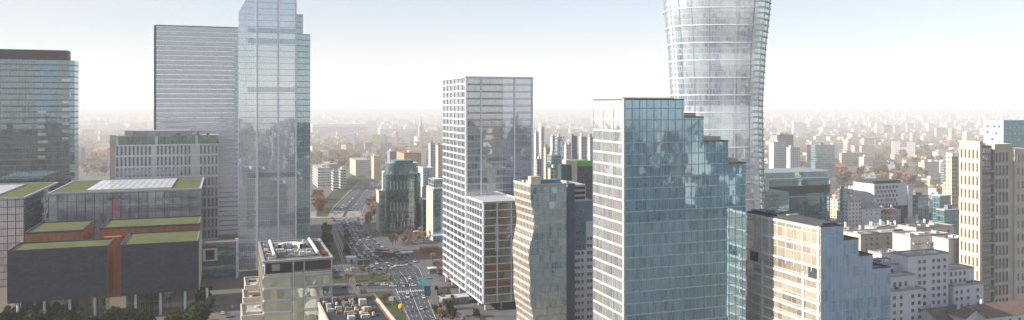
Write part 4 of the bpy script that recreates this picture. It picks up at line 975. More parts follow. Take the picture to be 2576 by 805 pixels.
M['roofpale2'] = plain('blue_grey_roof', (.25, .30, .33), .8, .15, .2)
round_hall()
def checker_building():
    D = 735; o = PX(2199, D); W = lenB(2199, D, 2282); z = ZV(463, D); L = 26
    t = thing('apartment_building', 'white building with staggered square dark windows and dark lower floors', 'apartment building', o, RZ); occupy(o, W, L)
    mb = MB(); mb.box(0, W, 0, L, 0, z, 0, 1); mb.build('wall', [M['white'], M['roofgrey']], t)
    boxpart('dark_base', M['darkgrey'], t, .6, W + .2, -.25, .05, 0, ZV(520, D)); mb = MB(); mb.box(1, W - 6, 2, L - 2, z, z + 2.4); mb.build('dark_attic', M['darkgrey'], t)
    sp = []
    for r in range(5):
        for i in range(7 if r % 2 == 0 else 6): sp.append((2.4 + 4.1 * i + (2.05 if r % 2 else 0), 0, z - 4.4 - 4.0 * r, 'f'))
    windows(t, [s for s in sp if s[0] < W - 1.4], 1.9, 2.2, (M['panedark'], M['midgrey']), fr=.15)
    o2 = loc2w(o, W + .2, -1)
    t = thing('apartment_building', 'narrow blank pale block attached right of the staggered window building', 'apartment building', o2, RZ)
    boxpart('wall', M['white'], t, 0, 6, 0, 20, 0, z - 3); boxpart('roof', M['roofpale'], t, -.2, 6.2, -.2, 20.2, z - 3, z - 2.4)
checker_building()
gabled('small white house with dark roof and six windows below the staggered window building', 2168, 2216, 660, 524, 514, 14, cols=(.25, .5, .78), roof='midgrey', name='house')
flat('cream long block with blank sunlit wall beyond the bare trees on the right', 2310, 2362, 1250, 409, 30, 'cream', house=True)
flat('pale block with banded glazing beside the cream long block', 2366, 2400, 1150, 412, 24, 'fgl')
flat('blue glass pavilion with white swoosh roof beside the beige tower', 2352, 2392, 560, 494, 24, 'tealgl', roof='white', house=False)
flat('dark green glass block with balconies left of the beige tower', 2360, 2412, 520, 530, 20, 'tealgl', roof='palegrey')
flat('narrow tan slab at the shoulder of the beige tower', 2388, 2410, 640, 396, 24, 'fc')
flat('grey glass gabled block between the staggered window building and the blue pavilion', 2298, 2336, 690, 494, 22, 'fgl', roof='midgrey')
flat('white blocky tenement below the white house on the right', 2120, 2166, 640, 508, 18, 'fw')
flat('pale tenement with grey roof left of the staggered window building', 2150, 2196, 760, 470, 24, 'fc', roof='midgrey')
flat('blue-grey tenement left of the small white house', 2112, 2140, 700, 478, 26, 'fgl')
flat('white stepped block left of the blue-green curved hall in the haze', 1934, 1975, 1080, 358, 26, 'fw')
flat('tall dark-topped white block behind the hazy stepped block', 1938, 1996, 1230, 340, 30, 'fg', roof='midgrey')
flat('white cube block right of the hazy stepped block', 1978, 2012, 1060, 372, 24, 'fw')
flat('long glass fronted pale block in the hazy right distance', 2030, 2100, 1240, 366, 24, 'fgl')
flat('long cream hall with sloping roof line in the hazy right distance', 2090, 2180, 1500, 386, 20, 'fc')
def teal_tower():
    D = 800; o = PX(2524, D); L = lenA(2524, D, 2475); W2 = lenB(2524, D, 2610); z = ZV(304, D)
    t = thing('apartment_tower', 'white and turquoise tower block behind the beige tower at the right edge', 'apartment tower', o, RZ); occupy(o, W2, L)
    boxpart('white_wall', M['white'], t, 0, .8, 0, L, 0, z); boxpart('turquoise_wall', M['tealgl3'], t, .802, W2, .3, L - .1, 0, z + .5)
    windows(t, [(0, L * f, z - a_, 'l') for (f, a_) in ((.8, 7), (.8, 13), (.45, 7), (.2, 7), (.55, 20), (.2, 24), (.35, 14), (.8, 26))], 2.6, 2.4, (M['panedark'], M['white']))
    windows(t, [(4 + 6 * i, .3, z - 8 - 6 * j, 'f') for j in range(5) for i in range(5)], 3, 2.2, (M['pane'], M['paleblue']))
M['tealgl3'] = plain('turquoise_render', (.22, .46, .47), .6, .08, .2)
teal_tower()
# stadium with arches far beyond
def stadium():
    D = 2500; o = PX(955, D); W = lenB(955, D, 1050)
    t = thing('stadium', 'white arched sports stadium in the hazy distance', 'stadium', o, RZ); occupy(o, W, 90)
    boxpart('stand', M['whitemetal'], t, 0, W, 0, 24, 12, ZV(324, D)); boxpart('dark_base', M['midgrey'], t, 1, W - 1, .5, 24, 0, 12)
    for (cx, r) in ((24, 20), (96, 14)):
        mb = MB(); n = 16
        for i in range(n):
            a0, a1 = math.pi * i / n, math.pi * (i + 1) / n
            mb.tube((cx + r * math.cos(a0), 16, 34 + r * 1.4 * math.sin(a0)), (cx + r * math.cos(a1), 16, 34 + r * 1.4 * math.sin(a1)), 2.2, 2.2, 6)
        mb.build('arch', M['whitemetal'], t)
    for x in (0, 45, 80, W - 4): boxpart('light_tower', M['whitemetal'], t, x, x + 4, 25, 29, 0, 62 + (x % 7) * 2)
stadium()
D = 3000; o = PX(786, D)
t = thing('exhibition_hall', 'long white roofed hall right of the tall glass tower in the haze', 'hall', o, RZ); occupy(o, 200, 60)
boxpart('wall', M['palegrey'], t, 0, 205, 0, 60, 0, ZV(320, D)); boxpart('roof', M['whitemetal'], t, -1, 206, -1, 61, ZV(320, D), ZV(312, D))
D = 2100; o = PX(1050, D)
t = thing('church', 'pale church with pointed green spire left of the white gridded tower', 'church', o, RZ); occupy(o, 30, 40)
boxpart('nave', M['cream'], t, 0, 30, 0, 40, 0, 30); mb = MB(); mb.box(4, 14, -4, 5, 0, ZV(318, D)); mb.build('tower', M['cream'], t)
mb = MB(); mb.tube((9, .5, ZV(318, D)), (9, .5, ZV(292, D)), 6, .4, 8); mb.build('spire', M['palegreen'], t)
# ---------------------------------------------------------------- many more, scattered over the plain
tower_mask = [(-200, 205, 150), (270, 550, 335), (388, 790, 60), (1110, 1342, 195), (1293, 1495, 440), (1490, 1880, 240), (1655, 1925, 0), (1885, 2445, 530), (2410, 2700, 360)]
def hidden(u, vt, vb):
    return any(a < u < b and vt > v for a, b, v in tower_mask)
road_pts = [G(u, v) for u, v in ((985, 800), (1030, 750), (1025, 700), (945, 650), (890, 600), (860, 550), (885, 510), (925, 470), (955, 440), (968, 424))]
def near_road(x, y, m):
    for (a, b) in zip(road_pts, road_pts[1:]):
        ax, ay = a; bx, by = b; dx, dy = bx - ax, by - ay
        t_ = max(0, min(1, ((x - ax) * dx + (y - ay) * dy) / (dx * dx + dy * dy)))
        if math.hypot(x - ax - t_ * dx, y - ay - t_ * dy) < m: return True
    return False
def free(x, y, r):
    return all((x - a) ** 2 + (y - b) ** 2 > (r + c) ** 2 for a, b, c in foot)
zones = [(205, 275, 'left of the slit-window office'), (275, 400, 'behind the slit-window office'),
         (785, 945, 'left of the stadium'), (945, 1116, 'around the stadium'),
         (1342, 1494, 'left of the stepped tower'), (1925, 2110, 'right of the flared tower'),
         (2110, 2310, 'amid the right-hand plain'), (2310, 2580, 'near the right edge')]
kinds = [('white', 'fw', 'roofpale'), ('cream', 'fc', 'roofpale'), ('grey', 'fg', 'midgrey'), ('ochre', 'fo', 'terracotta'), ('cream', 'fc', 'terracotta'), ('glassy', 'fgl', 'roofpale2'), ('white', 'fw', 'terracotta')]
rnd = random.Random(42); placed = 0; far_mb = MB(); tries = 0
while placed < 285 and tries < 12000:
    tries += 1
    zi = rnd.choices(range(len(zones)), [1, 1, 3, 3, 2, 4, 4, 4])[0]; a, b, zn = zones[zi]
    u = rnd.uniform(a, b); v = 268 + 20 * (200 / 20) ** rnd.random() if zi >= 5 else 268 + 22 * (130 / 22) ** rnd.random()
    D = H * F / (v - V0)
    x, y = PX(u, D)
    big = rnd.random() < .08
    w = rnd.uniform(12, 30) * (1 + D / 7000); l = rnd.uniform(10, 15) * (1 + D / 7000); h = rnd.uniform(26, 42) if big else rnd.uniform(8, 19)
    if big: w *= .6
    if D > 2800: h *= 1.35; w *= 1.3
    vt = V0 + (H - h) / D * F
    if hidden(u, vt, v) or near_road(x, y, 40) or not free(x, y, max(w, l) * .6): continue
    if D < 640: continue
    foot.append((x, y, max(w, l) * .55))
    rz = RZ + rnd.choice([0, 0, .35, -.5, .9, -.2]); cn, wm, rm = rnd.choices(kinds, [5, 5, 1.2, 1.2, 2.5, 1, 2])[0]
    dist = 'nearer' if D < 1500 else ('mid-distance' if D < 2800 else 'far hazy')
    kind = 'tower block' if big else 'block'; rn_ = {'roofpale': 'pale flat', 'midgrey': 'dark flat', 'terracotta': 'reddish', 'roofpale2': 'blue-grey flat'}[rm]
    gl = f'{dist} {cn} {kind} with {rn_} roof {zn}'
    t = thing('tower_block' if big else 'building', gl, 'building', (x, y), rz, gl)
    mb = MB(); mb.box(-w / 2, w / 2, -l / 2, l / 2, 0, h, 0, bottom=False)
    gable = (not big) and rm == 'terracotta'
    mb.build('wall', M[wm], t)
    mb = MB()
    if gable:
        r = l * .28
        mb.quad((-w / 2 - .4, -l / 2 - .4, h - .1), (w / 2 + .4, -l / 2 - .4, h - .1), (w / 2 + .4, 0, h + r), (-w / 2 - .4, 0, h + r)); mb.quad((w / 2 + .4, l / 2 + .4, h - .1), (-w / 2 - .4, l / 2 + .4, h - .1), (-w / 2 - .4, 0, h + r), (w / 2 + .4, 0, h + r))
        mb.poly([(-w / 2, -l / 2, h), (-w / 2, 0, h + r), (-w / 2, l / 2, h)]); mb.poly([(w / 2, -l / 2, h), (w / 2, l / 2, h), (w / 2, 0, h + r)])
    else:
        mb.box(-w / 2 - .3, w / 2 + .3, -l / 2 - .3, l / 2 + .3, h, h + .5)
    mb.build('roof', M[rm], t)
    if D < 2200: boxpart('roof_house', M[rnd.choice(['white', 'palegrey', 'midgrey'])], t, -w * .2, -w * .2 + rnd.uniform(3, 7), -l * .2, l * .2, h + .5 if not gable else h, h + rnd.uniform(2.5, 4.5))
    placed += 1
# tightly packed tenements between the curved hall and the beige tower
placed = tries = 0
while placed < 46 and tries < 4000:
    tries += 1
    u, v = rnd.uniform(2100, 2425), rnd.uniform(492, 640); D = H * F / (v - V0); x, y = PX(u, D)
    w, l, h = rnd.uniform(9, 20), rnd.uniform(8, 14), rnd.uniform(11, 20)
    if not free(x, y, max(w, l) * .34): continue
    foot.append((x, y, max(w, l) * .5)); cn, wm, rm = rnd.choices(kinds, [5, 5, 1, .6, 2, .6, 2])[0]
    rn_ = {'roofpale': 'pale flat', 'midgrey': 'dark flat', 'terracotta': 'reddish', 'roofpale2': 'blue-grey flat'}[rm]
    gl = f'{cn} tenement with {rn_} roof packed between the curved hall and beige tower'
    t = thing('tenement', gl, 'building', (x, y), RZ + rnd.choice([0, 0, .3, -.4]), gl)
    mb = MB(); mb.box(-w / 2, w / 2, -l / 2, l / 2, 0, h, 0, bottom=False); mb.build('wall', M[wm], t)
    mb = MB()
    if rm == 'terracotta': mb.quad((-w / 2 - .4, -l / 2 - .4, h - .1), (w / 2 + .4, -l / 2 - .4, h - .1), (w / 2 + .4, 0, h + 3), (-w / 2 - .4, 0, h + 3)); mb.quad((w / 2 + .4, l / 2 + .4, h - .1), (-w / 2 - .4, l / 2 + .4, h - .1), (-w / 2 - .4, 0, h + 3), (w / 2 + .4, 0, h + 3)); mb.poly([(-w / 2, -l / 2, h), (-w / 2, 0, h + 2.9), (-w / 2, l / 2, h)]); mb.poly([(w / 2, -l / 2, h), (w / 2, l / 2, h), (w / 2, 0, h + 2.9)])
    else: mb.box(-w / 2 - .3, w / 2 + .3, -l / 2 - .3, l / 2 + .3, h, h + .5)
    rf = mb.build('roof', M[rm], t)
    boxpart('chimney', M['white'], rf, w * .2, w * .2 + 1.2, -1, .6, h + .3, h + 4.2); boxpart('roof_house', M[rnd.choice(['white', 'palegrey', 'midgrey'])], rf, -w * .3, -w * .3 + 3, l * .1, l * .35, h + .3, h + 3)
    if D < 760: boxpart('balcony', M['beigegrey'], t, -w * .35, -w * .1, -l / 2 - 1.2, -l / 2 - .01, h * .55, h * .55 + 1); boxpart('balcony', M['beigegrey'], t, w * .1, w * .35, -l / 2 - 1.2, -l / 2 - .01, h * .55, h * .55 + 1)
    placed += 1
# everything beyond that reads as one hazy carpet of roofs
cm = [MB(), MB(), MB()]
for i in range(7500):
    u = rnd.uniform(-300, 2900); v = 268 + 9 * (17) ** rnd.random(); D = H * F / (v - V0)
    x, y = PX(u, D)
    if D < 1000 or (D < 2600 and rnd.random() < .45) or near_road(x, y, 60) or (D < 4000 and not free(x, y, 22)): continue
    if 900 > u > 205 and D < 2600 and rnd.random() < .75: continue
    w, l = rnd.uniform(9, 30) * (1 + D / 7000), rnd.uniform(9, 18) * (1 + D / 7000); h = rnd.uniform(6, 17) if rnd.random() < .88 else rnd.uniform(22, 42)
    if D > 5000: h *= 1.2
    cm[rnd.choices([0, 1, 2], [5, 6, 1.5])[0]].prism([(x - w / 2, y - l / 2), (x + w / 2, y - l / 2 + w * .2), (x + w / 2, y + l / 2 + w * .2), (x - w / 2, y + l / 2)], 0, h, 0, 1)
# blocks behind the viewpoint, only seen mirrored in the glass
for i in range(1100):
    x, y = rnd.uniform(-900, 1500), -60 - 1500 * rnd.random() ** 1.3
    if math.hypot(x, y) < 150 or near_road(x, y, 30): continue
    w, l = rnd.uniform(14, 40), rnd.uniform(12, 24); h = rnd.uniform(14, 34) if rnd.random() < .8 else rnd.uniform(40, 80)
    cm[rnd.choice([0, 0, 1, 1, 2])].prism([(x, y), (x + w, y + w * .3), (x + w - l * .3, y + w * .3 + l), (x - l * .3, y + l)], 0, h, 0, 1)
for mbx, nm, ms in zip(cm, ('city_carpet', 'city_carpet', 'city_carpet'), ([M['fw'], M['roofpale']], [M['fc'], M['terracotta']], [M['fg'], M['roofgrey']])):
    o = mbx.build(nm, ms); tag(o, {'fw': 'countless pale roofs of the far city in the haze', 'fc': 'countless warm roofs of the far city in the haze', 'fg': 'countless grey roofs of the far city in the haze'}[[k for k in ('fw', 'fc', 'fg') if M[k] == ms[0]][0]], 'far city', kind='stuff')
# ================================================================ ground, roads, planting
def ground_mat():
    k = NT('city_ground'); geo = k.n('ShaderNodeNewGeometry'); pos = geo.outputs['Position']
    a = k.noise(pos, .004, 6).outputs[0]; b = k.noise(pos, .03, 4).outputs[0]; c = k.noise(pos, .25, 3).outputs[0]
    vo = k.n('ShaderNodeTexVoronoi'); vo.inputs['Scale'].default_value = .018; k.l(pos, vo.inputs['Vector'])
    base = k.mix(k.smooth(a, .42, .58), (.16, .13, .10), (.085, .095, .05))
    base = k.mix(k.smooth(b, .45, .62), base, (.15, .145, .14))
    base = k.mix(k.math('MULTIPLY', k.math('FRACT', k.math('MULTIPLY', vo.outputs['Color'], 3.7)), .5), base, (.20, .17, .145))
    base = k.mix(k.math('MULTIPLY', c, .5), base, (.05, .05, .05))
    p = k.n('ShaderNodeBsdfPrincipled'); p.inputs['Roughness'].default_value = .95; k.l(base, p.inputs['Base Color']); k.l(p.outputs[0], k.out.inputs[0]); return k.m
M['ground'] = ground_mat()
M['grass'] = plain('verge_grass', (.03, .045, .015), .95, .3, .15, col2=(.065, .08, .028))
M['earth'] = plain('bare_earth', (.15, .115, .085), .95, .25, .15)
S = 42000
mb = MB(); mb.quad((-S, -S, 0), (S, -S, 0), (S, S, 0), (-S, S, 0)); tag(mb.build('ground', M['ground']), kind='structure')
def strip(name, Lp, Rp, z, mat, kind='structure', edge=0.0, label=None):
    L = [G(*p) for p in Lp]; Rr = [G(*p) for p in Rp]
    mb = MB()
    for i in range(len(L) - 1):
        mb.quad((*L[i], z), (*Rr[i], z), (*Rr[i + 1], z), (*L[i + 1], z))
        if edge:
            mb.quad((*L[i], z - edge), (*L[i], z), (*L[i + 1], z), (*L[i + 1], z - edge)); mb.quad((*Rr[i], z), (*Rr[i], z - edge), (*Rr[i + 1], z - edge), (*Rr[i + 1], z))
    if edge: mb.quad((*L[0], z - edge), (*Rr[0], z - edge), (*Rr[0], z), (*L[0], z))
    return tag(mb.build(name, mat), label, kind=kind)
def patch(name, pts, z, mat, kind='structure', edge=0.0):
    P = [G(*p) for p in pts]; ar = sum(P[i][0] * P[(i + 1) % len(P)][1] - P[(i + 1) % len(P)][0] * P[i][1] for i in range(len(P)))
    if ar < 0: P = P[::-1]
    mb = MB()
    if edge: mb.prism(P, z - edge, z)
    else: mb.poly([(*p, z) for p in P])
    return tag(mb.build(name, mat), kind=kind)
# wide paved district so that everything round the junction is hard surface
patch('pavement', [(500, 1000), (1500, 1000), (1330, 700), (1180, 600), (960, 548), (790, 545), (640, 640)], .02, M['pavement'])
RL = [(1075, 960), (1045, 880), (1029, 805), (1008, 760), (994, 724), (975, 700), (948, 684), (918, 668), (898, 650), (882, 625), (862, 590), (846, 566), (826, 546)]
RR = [(1180, 960), (1140, 880), (1098, 805), (1080, 760), (1068, 724), (1066, 700), (1056, 676), (1022, 654), (988, 634), (955, 612), (930, 590), (915, 568), (905, 546)]
strip('road', RL, RR, .05, M['asphalt'])
FL = [(826, 545.9), (838, 522), (878, 482), (912, 452), (938, 434), (957, 421), (966, 410)]
FR = [(905, 545.9), (916, 522), (938, 488), (955, 460), (968, 440), (976, 424), (980, 411)]
strip('road', FL, FR, .05, M['asphalt'])
def midl(Lp, Rp, a, b): return [[(l[0] + (r[0] - l[0]) * f, l[1] + (r[1] - l[1]) * f) for l, r in zip(Lp, Rp)] for f in (a, b)]
a, b = midl(FL, FR, .44, .54); strip('median', a, b, .20, M['grass'], edge=.14)
strip('verge', [(795, 545), (800, 520), (842, 475), (880, 445), (915, 428), (940, 418)], [(824, 545), (836, 521), (876, 481), (910, 451), (936, 433), (955, 420)], .12, M['grass'], edge=.1)
strip('pavement', [(908, 545), (919, 521), (941, 487), (957, 459)], [(930, 545), (934, 521), (950, 487), (965, 459)], .16, M['pavement'], edge=.13)
# cross street by the far lights (sunlight put into its pale colour), two nearer cross streets
patch('road', [(780, 549), (945, 547), (948, 531), (782, 532)], .075, M['sunlitpave'] if 'sunlitpave' in M else M['asphalt'])
patch('road', [(820, 730), (1068, 724), (1068, 714), (820, 718)], .08, M['asphalt'])
patch('road', [(825, 690), (1000, 684), (1040, 668), (905, 662), (825, 676)], .08, M['asphalt'])
patch('pavement', [(856, 670), (885, 668), (880, 640), (862, 640)], .18, M['pavement'], edge=.13)
# verges, tram tracks
patch('verge', [(838, 712), (992, 708), (985, 698), (945, 690), (840, 695)], .16, M['grass'], edge=.1)
patch('verge', [(838, 740), (985, 732), (1018, 790), (1030, 870), (880, 870), (838, 780)], .16, M['grass'], edge=.1)
TL = [(990, 960), (958, 850), (936, 800), (912, 760), (890, 732), (878, 712), (868, 690), (862, 672), (855, 650), (846, 620), (836, 590), (828, 566), (822, 550)]
TR = [(1040, 960), (994, 850), (965, 800), (936, 760), (908, 732), (897, 712), (888, 690), (884, 672), (876, 650), (865, 620), (852, 590), (843, 566), (836, 550)]
strip('tram_track', TL, TR, .20, M['track'], edge=.03)
for f in (.14, .36, .64, .86):
    a, b = midl(TL, TR, f - .018, f + .018); o = strip('rail', a, b, .26, M['steel'], edge=.05)
strip('verge', [(826, 660), (818, 630), (812, 600), (808, 570)], [(855, 655), (845, 622), (835, 592), (826, 570)], .15, M['grass'], edge=.1)
strip('verge', [(878, 648), (867, 620), (854, 590), (845, 568)], [(886, 646), (876, 620), (860, 590), (848, 568)], .17, M['grass'], edge=.1)
patch('earth', [(1010, 626), (1112, 622), (1112, 650), (1040, 655)], .05, M['earth'])
patch('plaza', [(1072, 724), (1130, 720), (1300, 800), (1320, 900), (1170, 900), (1112, 805), (1090, 762)], .16, M['palepave'] if 'palepave' in M else M['pavement'], edge=.12)
patch('earth', [(2100, 520), (2420, 512), (2440, 600), (2120, 600)], .05, M['earth'])
# road paint
mk = MB()
def paint(Lp, Rp, f, wd, dash=None, z=.075):
    L = [Vector(G(*p)) for p in Lp]; Rr = [Vector(G(*p)) for p in Rp]
    pts = [l.lerp(r, f) for l, r in zip(L, Rr)]; acc = 0
    for p, q in zip(pts, pts[1:]):
        d = q - p; ln = d.length; d.normalize(); n = Vector((-d.y, d.x)) * wd / 2
        if dash is None: mk.quad((*(p - n), z), (*(q - n), z), (*(q + n), z), (*(p + n), z)); continue
        s = -acc
        while s < ln:
            a, b = max(0, s), min(ln, s + dash[0])
            if b > a: A_, B_ = p + d * a, p + d * b; mk.quad((*(A_ - n), z), (*(B_ - n), z), (*(B_ + n), z), (*(A_ + n), z))
            s += dash[0] + dash[1]
        acc = (ln + acc) % (dash[0] + dash[1])
for f in (.17, .34, .66, .83): paint(RL, RR, f, .22, (4, 6))
for f in (.015, .5, .985): paint(RL, RR, f, .25)
for f in (.11, .22, .33, .65, .76, .88): paint(FL, FR, f, .3, (5, 7))
for f in (.01, .99): paint(FL, FR, f, .35)
for (p, q) in (((1000, 737), (1072, 732)), ((868, 584), (922, 580)), ((946, 678), (1040, 664)), ((830, 553), (906, 552))):  # zebra crossings
    A_, B_ = Vector(G(*p)), Vector(G(*q)); n = int((B_ - A_).length / 1.3); d = (B_ - A_).normalized(); u_ = Vector((-d.y, d.x))
    for i in range(0, n): c = A_ + d * (1.3 * i); mk.quad((*(c), .085), (*(c + d * .6), .085), (*(c + d * .6 + u_ * 4), .085), (*(c + u_ * 4), .085))
tag(mk.build('road_marking', M['marking']), kind='structure')
# ---------------------------------------------------------------- trees
def leafmat(name, c1, c2):
    k = NT(name); oi = k.n('ShaderNodeObjectInfo'); geo = k.n('ShaderNodeNewGeometry')
    nz = k.noise(geo.outputs['Position'], .5, 3).outputs[0]
    f = k.math('ADD', k.math('MULTIPLY', nz, .7), k.math('MULTIPLY', oi.outputs['Random'], .4))
    d = k.n('ShaderNodeBsdfDiffuse'); k.l(k.mix(k.smooth(f, .25, .85), c1, c2), d.inputs[0])
    tr = k.n('ShaderNodeBsdfTranslucent'); k.l(k.mix(.5, c1, c2), tr.inputs[0])
    ms = k.n('ShaderNodeMixShader'); ms.inputs[0].default_value = .25; k.l(d.outputs[0], ms.inputs[1]); k.l(tr.outputs[0], ms.inputs[2]); k.l(ms.outputs[0], k.out.inputs[0]); return k.m
M['twig'] = leafmat('bare_twigs', (.19, .135, .095), (.38, .27, .18)); M['twig2'] = leafmat('russet_twigs', (.18, .10, .05), (.36, .22, .11))
M['leaf'] = leafmat('evergreen_leaves', (.018, .035, .014), (.06, .085, .028))
def crown_mesh(mat, seed, n=420, r=3.2, h=7, sz=.5, z0=2.2):
    rn = random.Random(seed); mb = MB(); cl = []
    for i in range(16):
        a = rn.uniform(0, 6.28); q = math.sqrt(rn.random()) * r * .75; cl.append((q * math.cos(a), q * math.sin(a), z0 + h * rn.uniform(.15, .9), rn.uniform(.7, 1.5)))
    for i in range(n):
        c = rn.choice(cl); d = Vector((rn.gauss(0, 1), rn.gauss(0, 1), rn.gauss(0, .9))).normalized() * c[3] * rn.uniform(.4, 1.15)
        p = Vector(c[:3]) + d; e = Vector((rn.gauss(0, 1), rn.gauss(0, 1), rn.gauss(0, 1))).normalized(); g = e.orthogonal().normalized(); s = sz * rn.uniform(.5, 1.2)
        w = s * .45
        mb.quad(tuple(p - e * s - g * w), tuple(p + e * s - g * w), tuple(p + e * s + g * w), tuple(p - e * s + g * w))
    o = mb.build('crown', mat); me = o.data; bpy.data.objects.remove(o); return me
def trunk_mesh(seed, h=6, spread=2.4):
    rn = random.Random(seed); mb = MB(); mb.tube((0, 0, 0), (0, 0, h * .55), .22, .15, 7)
    for i in range(6):
        a = i * 1.05 + rn.random(); q = spread * rn.uniform(.5, 1); mb.tube((0, 0, h * rn.uniform(.35, .55)), (q * math.cos(a), q * math.sin(a), h * rn.uniform(.85, 1.3)), .1, .03, 5)
    o = mb.build('trunk', M['trunk']); me = o.data; bpy.data.objects.remove(o); return me
crowns = {'bare': [crown_mesh(M['twig'], s) for s in range(3)], 'russet': [crown_mesh(M['twig2'], s) for s in (5, 6)], 'green': [crown_mesh(M['leaf'], s, n=520, r=2.8, h=5.5, sz=.55, z0=.8) for s in (8, 9)]}
trunks = [trunk_mesh(s) for s in range(3)]
def tree(kind, x, y, s, label, group, name=None):
    t = thing(name or {'bare': 'bare_tree', 'russet': 'bare_tree', 'green': 'evergreen_shrub'}[kind], label, 'tree' if kind != 'green' else 'shrub', (x, y, 0), rnd.uniform(0, 6.28), group); t.scale = (s * rnd.uniform(.9, 1.2), s * rnd.uniform(.9, 1.2), s * rnd.uniform(.85, 1.15))
    for nm, me in (('trunk', rnd.choice(trunks)), ('crown', rnd.choice(crowns[kind]))):
        o = bpy.data.objects.new(nm, me); COL.objects.link(o); o.parent = t
def grove(kind, n, u0, u1, v0, v1, s0, s1, label, group, m=6, name=None):
    k = 0; tr = 0
    while k < n and tr < n * 30:
        tr += 1; u, v = rnd.uniform(u0, u1), rnd.uniform(v0, v1); x, y = G(u, v)
        if m and (near_road(x, y, m) or not free(x, y, 1.0)): continue
        tree(kind, x, y, rnd.uniform(s0, s1), label, group, name); k += 1
def T(kind, n, u0, u1, v0, v1, s0, s1, label, m=6, name=None): grove(kind, n, u0, u1, v0, v1, s0, s1, label, label, m, name)
T('bare', 55, 2110, 2330, 432, 472, 1.3, 2.0, 'bare brown tree in the grove behind the staggered window building', 0)
T('bare', 40, 785, 900, 392, 428, 1.4, 2.2, 'bare brown tree in the hazy grove beyond the white banded blocks', 20)
T('russet', 14, 786, 812, 498, 540, 1.0, 1.5, 'russet bare tree left of the crossing beyond the tall glass tower', 14)
T('bare', 14, 925, 950, 505, 572, .9, 1.4, 'bare tree on the right side of the wide road by the tan office', 12)
T('green', 16, 812, 834, 575, 650, .6, .9, 'dark green shrub in the hedge left of the tram track', 0)
T('green', 12, 866, 880, 572, 645, .5, .7, 'dark green shrub in the hedge between the tram track and the wide road', 0)
T('bare', 12, 985, 1070, 600, 618, .8, 1.1, 'low bare tree at the foot of the rounded dark office', 0)
T('bare', 10, 1080, 1140, 655, 720, .6, .9, 'small bare tree on the plaza beside the gridded tower', 0)
T('bare', 11, 1095, 1240, 720, 860, .45, .8, 'small bare tree on the dark plaza right of the road at the bottom', 9)
T('green', 14, 1090, 1200, 690, 800, .5, .8, 'dark shrub on the plaza at the foot of the gridded tower', 9)
T('bare', 6, 840, 985, 690, 716, .6, .9, 'small bare tree in the grass island between the cross streets', 0)
T('bare', 5, 900, 1000, 735, 780, .6, .9, 'small bare tree on the grass beside the tram track at the bottom', 8)
T('russet', 2, 2304, 2316, 556, 560, 1.5, 1.9, 'round russet tree left of the blue pavilion', 0)
T('bare', 24, 2110, 2420, 500, 600, .8, 1.3, 'bare tree between the packed tenements left of the beige tower', 0)
T('bare', 26, 206, 274, 395, 445, 1.2, 2.0, 'bare brown tree between the dark left tower and the slit-window office', 0)
T('bare', 22, 940, 1110, 380, 402, 1.3, 1.9, 'bare tree in the hazy park around the ochre block', 0)
T('bare', 40, 1930, 2400, 378, 425, 1.4, 2.2, 'bare brown tree scattered among the hazy right-hand blocks', 0)
T('green', 34, 10, 510, 806, 830, .9, 1.4, 'dark green shrub below the cantilevered slate blocks', 0)
tree('green', *PX(14, 385), 1.9, 'large olive green tree at the bottom left corner below the slate block', None, 'broadleaf_tree')
tree('green', *PX(507, 398), 2.3, 'dark green tree standing at the right end of the right slate block', None, 'broadleaf_tree')
tree('green', *PX(512, 440), 1.6, 'dark green tree behind the right end of the right slate block', None, 'broadleaf_tree')
# woods further out, uncountable
wm_ = MB()
for i in range(12000):
    u = rnd.uniform(-400, 3000); far = rnd.random() < .55
    v = 268 + (5.5 * (4) ** rnd.random() if far else rnd.uniform(26, 150)); D = H * F / (v - V0); x, y = PX(u, D)
    if D < 900 or near_road(x, y, 45) or (D < 4000 and not free(x, y, 6)): continue
    s = rnd.uniform(6, 10) * (1.3 if far else 1); 
    nr = D < 2500
    for k in range(26 if nr else 8):
        p = Vector((x + rnd.gauss(0, s * .55), y + rnd.gauss(0, s * .5), abs(rnd.gauss(s * .55, s * .35)) + .5)); e = Vector((rnd.gauss(0, 1), rnd.gauss(0, .4), rnd.gauss(0, 1))).normalized(); g = e.cross(Vector((rnd.gauss(0, .4), 1, rnd.gauss(0, .4)))).normalized(); q = s * (rnd.uniform(.1, .22) if nr else rnd.uniform(.2, .42))
        wm_.quad(tuple(p - e * q - g * q * .8), tuple(p + e * q * .9 - g * q * .7), tuple(p + e * q + g * q), tuple(p - e * q * .8 + g * q * .8))
tag(wm_.build('distant_woods', M['twig']), 'brown leafless woods spread over the plain to the horizon', 'woods', kind='stuff')
for (cx, D, w, h, s) in ((-6000, 16000, 9000, 60, 1), (3000, 18000, 12000, 50, 2), (13000, 17000, 9000, 45, 3)):
    mb = MB(); n = 40
    pr = [(cx - w + 2 * w * i / n, h * math.sin(math.pi * i / n) * (1 + .25 * math.sin(i * 1.7 + s))) for i in range(n + 1)]
    for (a, b) in zip(pr, pr[1:]): mb.quad((a[0], D, 0), (b[0], D, 0), (b[0], D + 1500, b[1]), (a[0], D + 1500, a[1])); mb.quad((a[0], D + 1500, a[1]), (b[0], D + 1500, b[1]), (b[0], D + 4000, 0), (a[0], D + 4000, 0))
    tag(mb.build('hills', M['ground']), kind='structure')
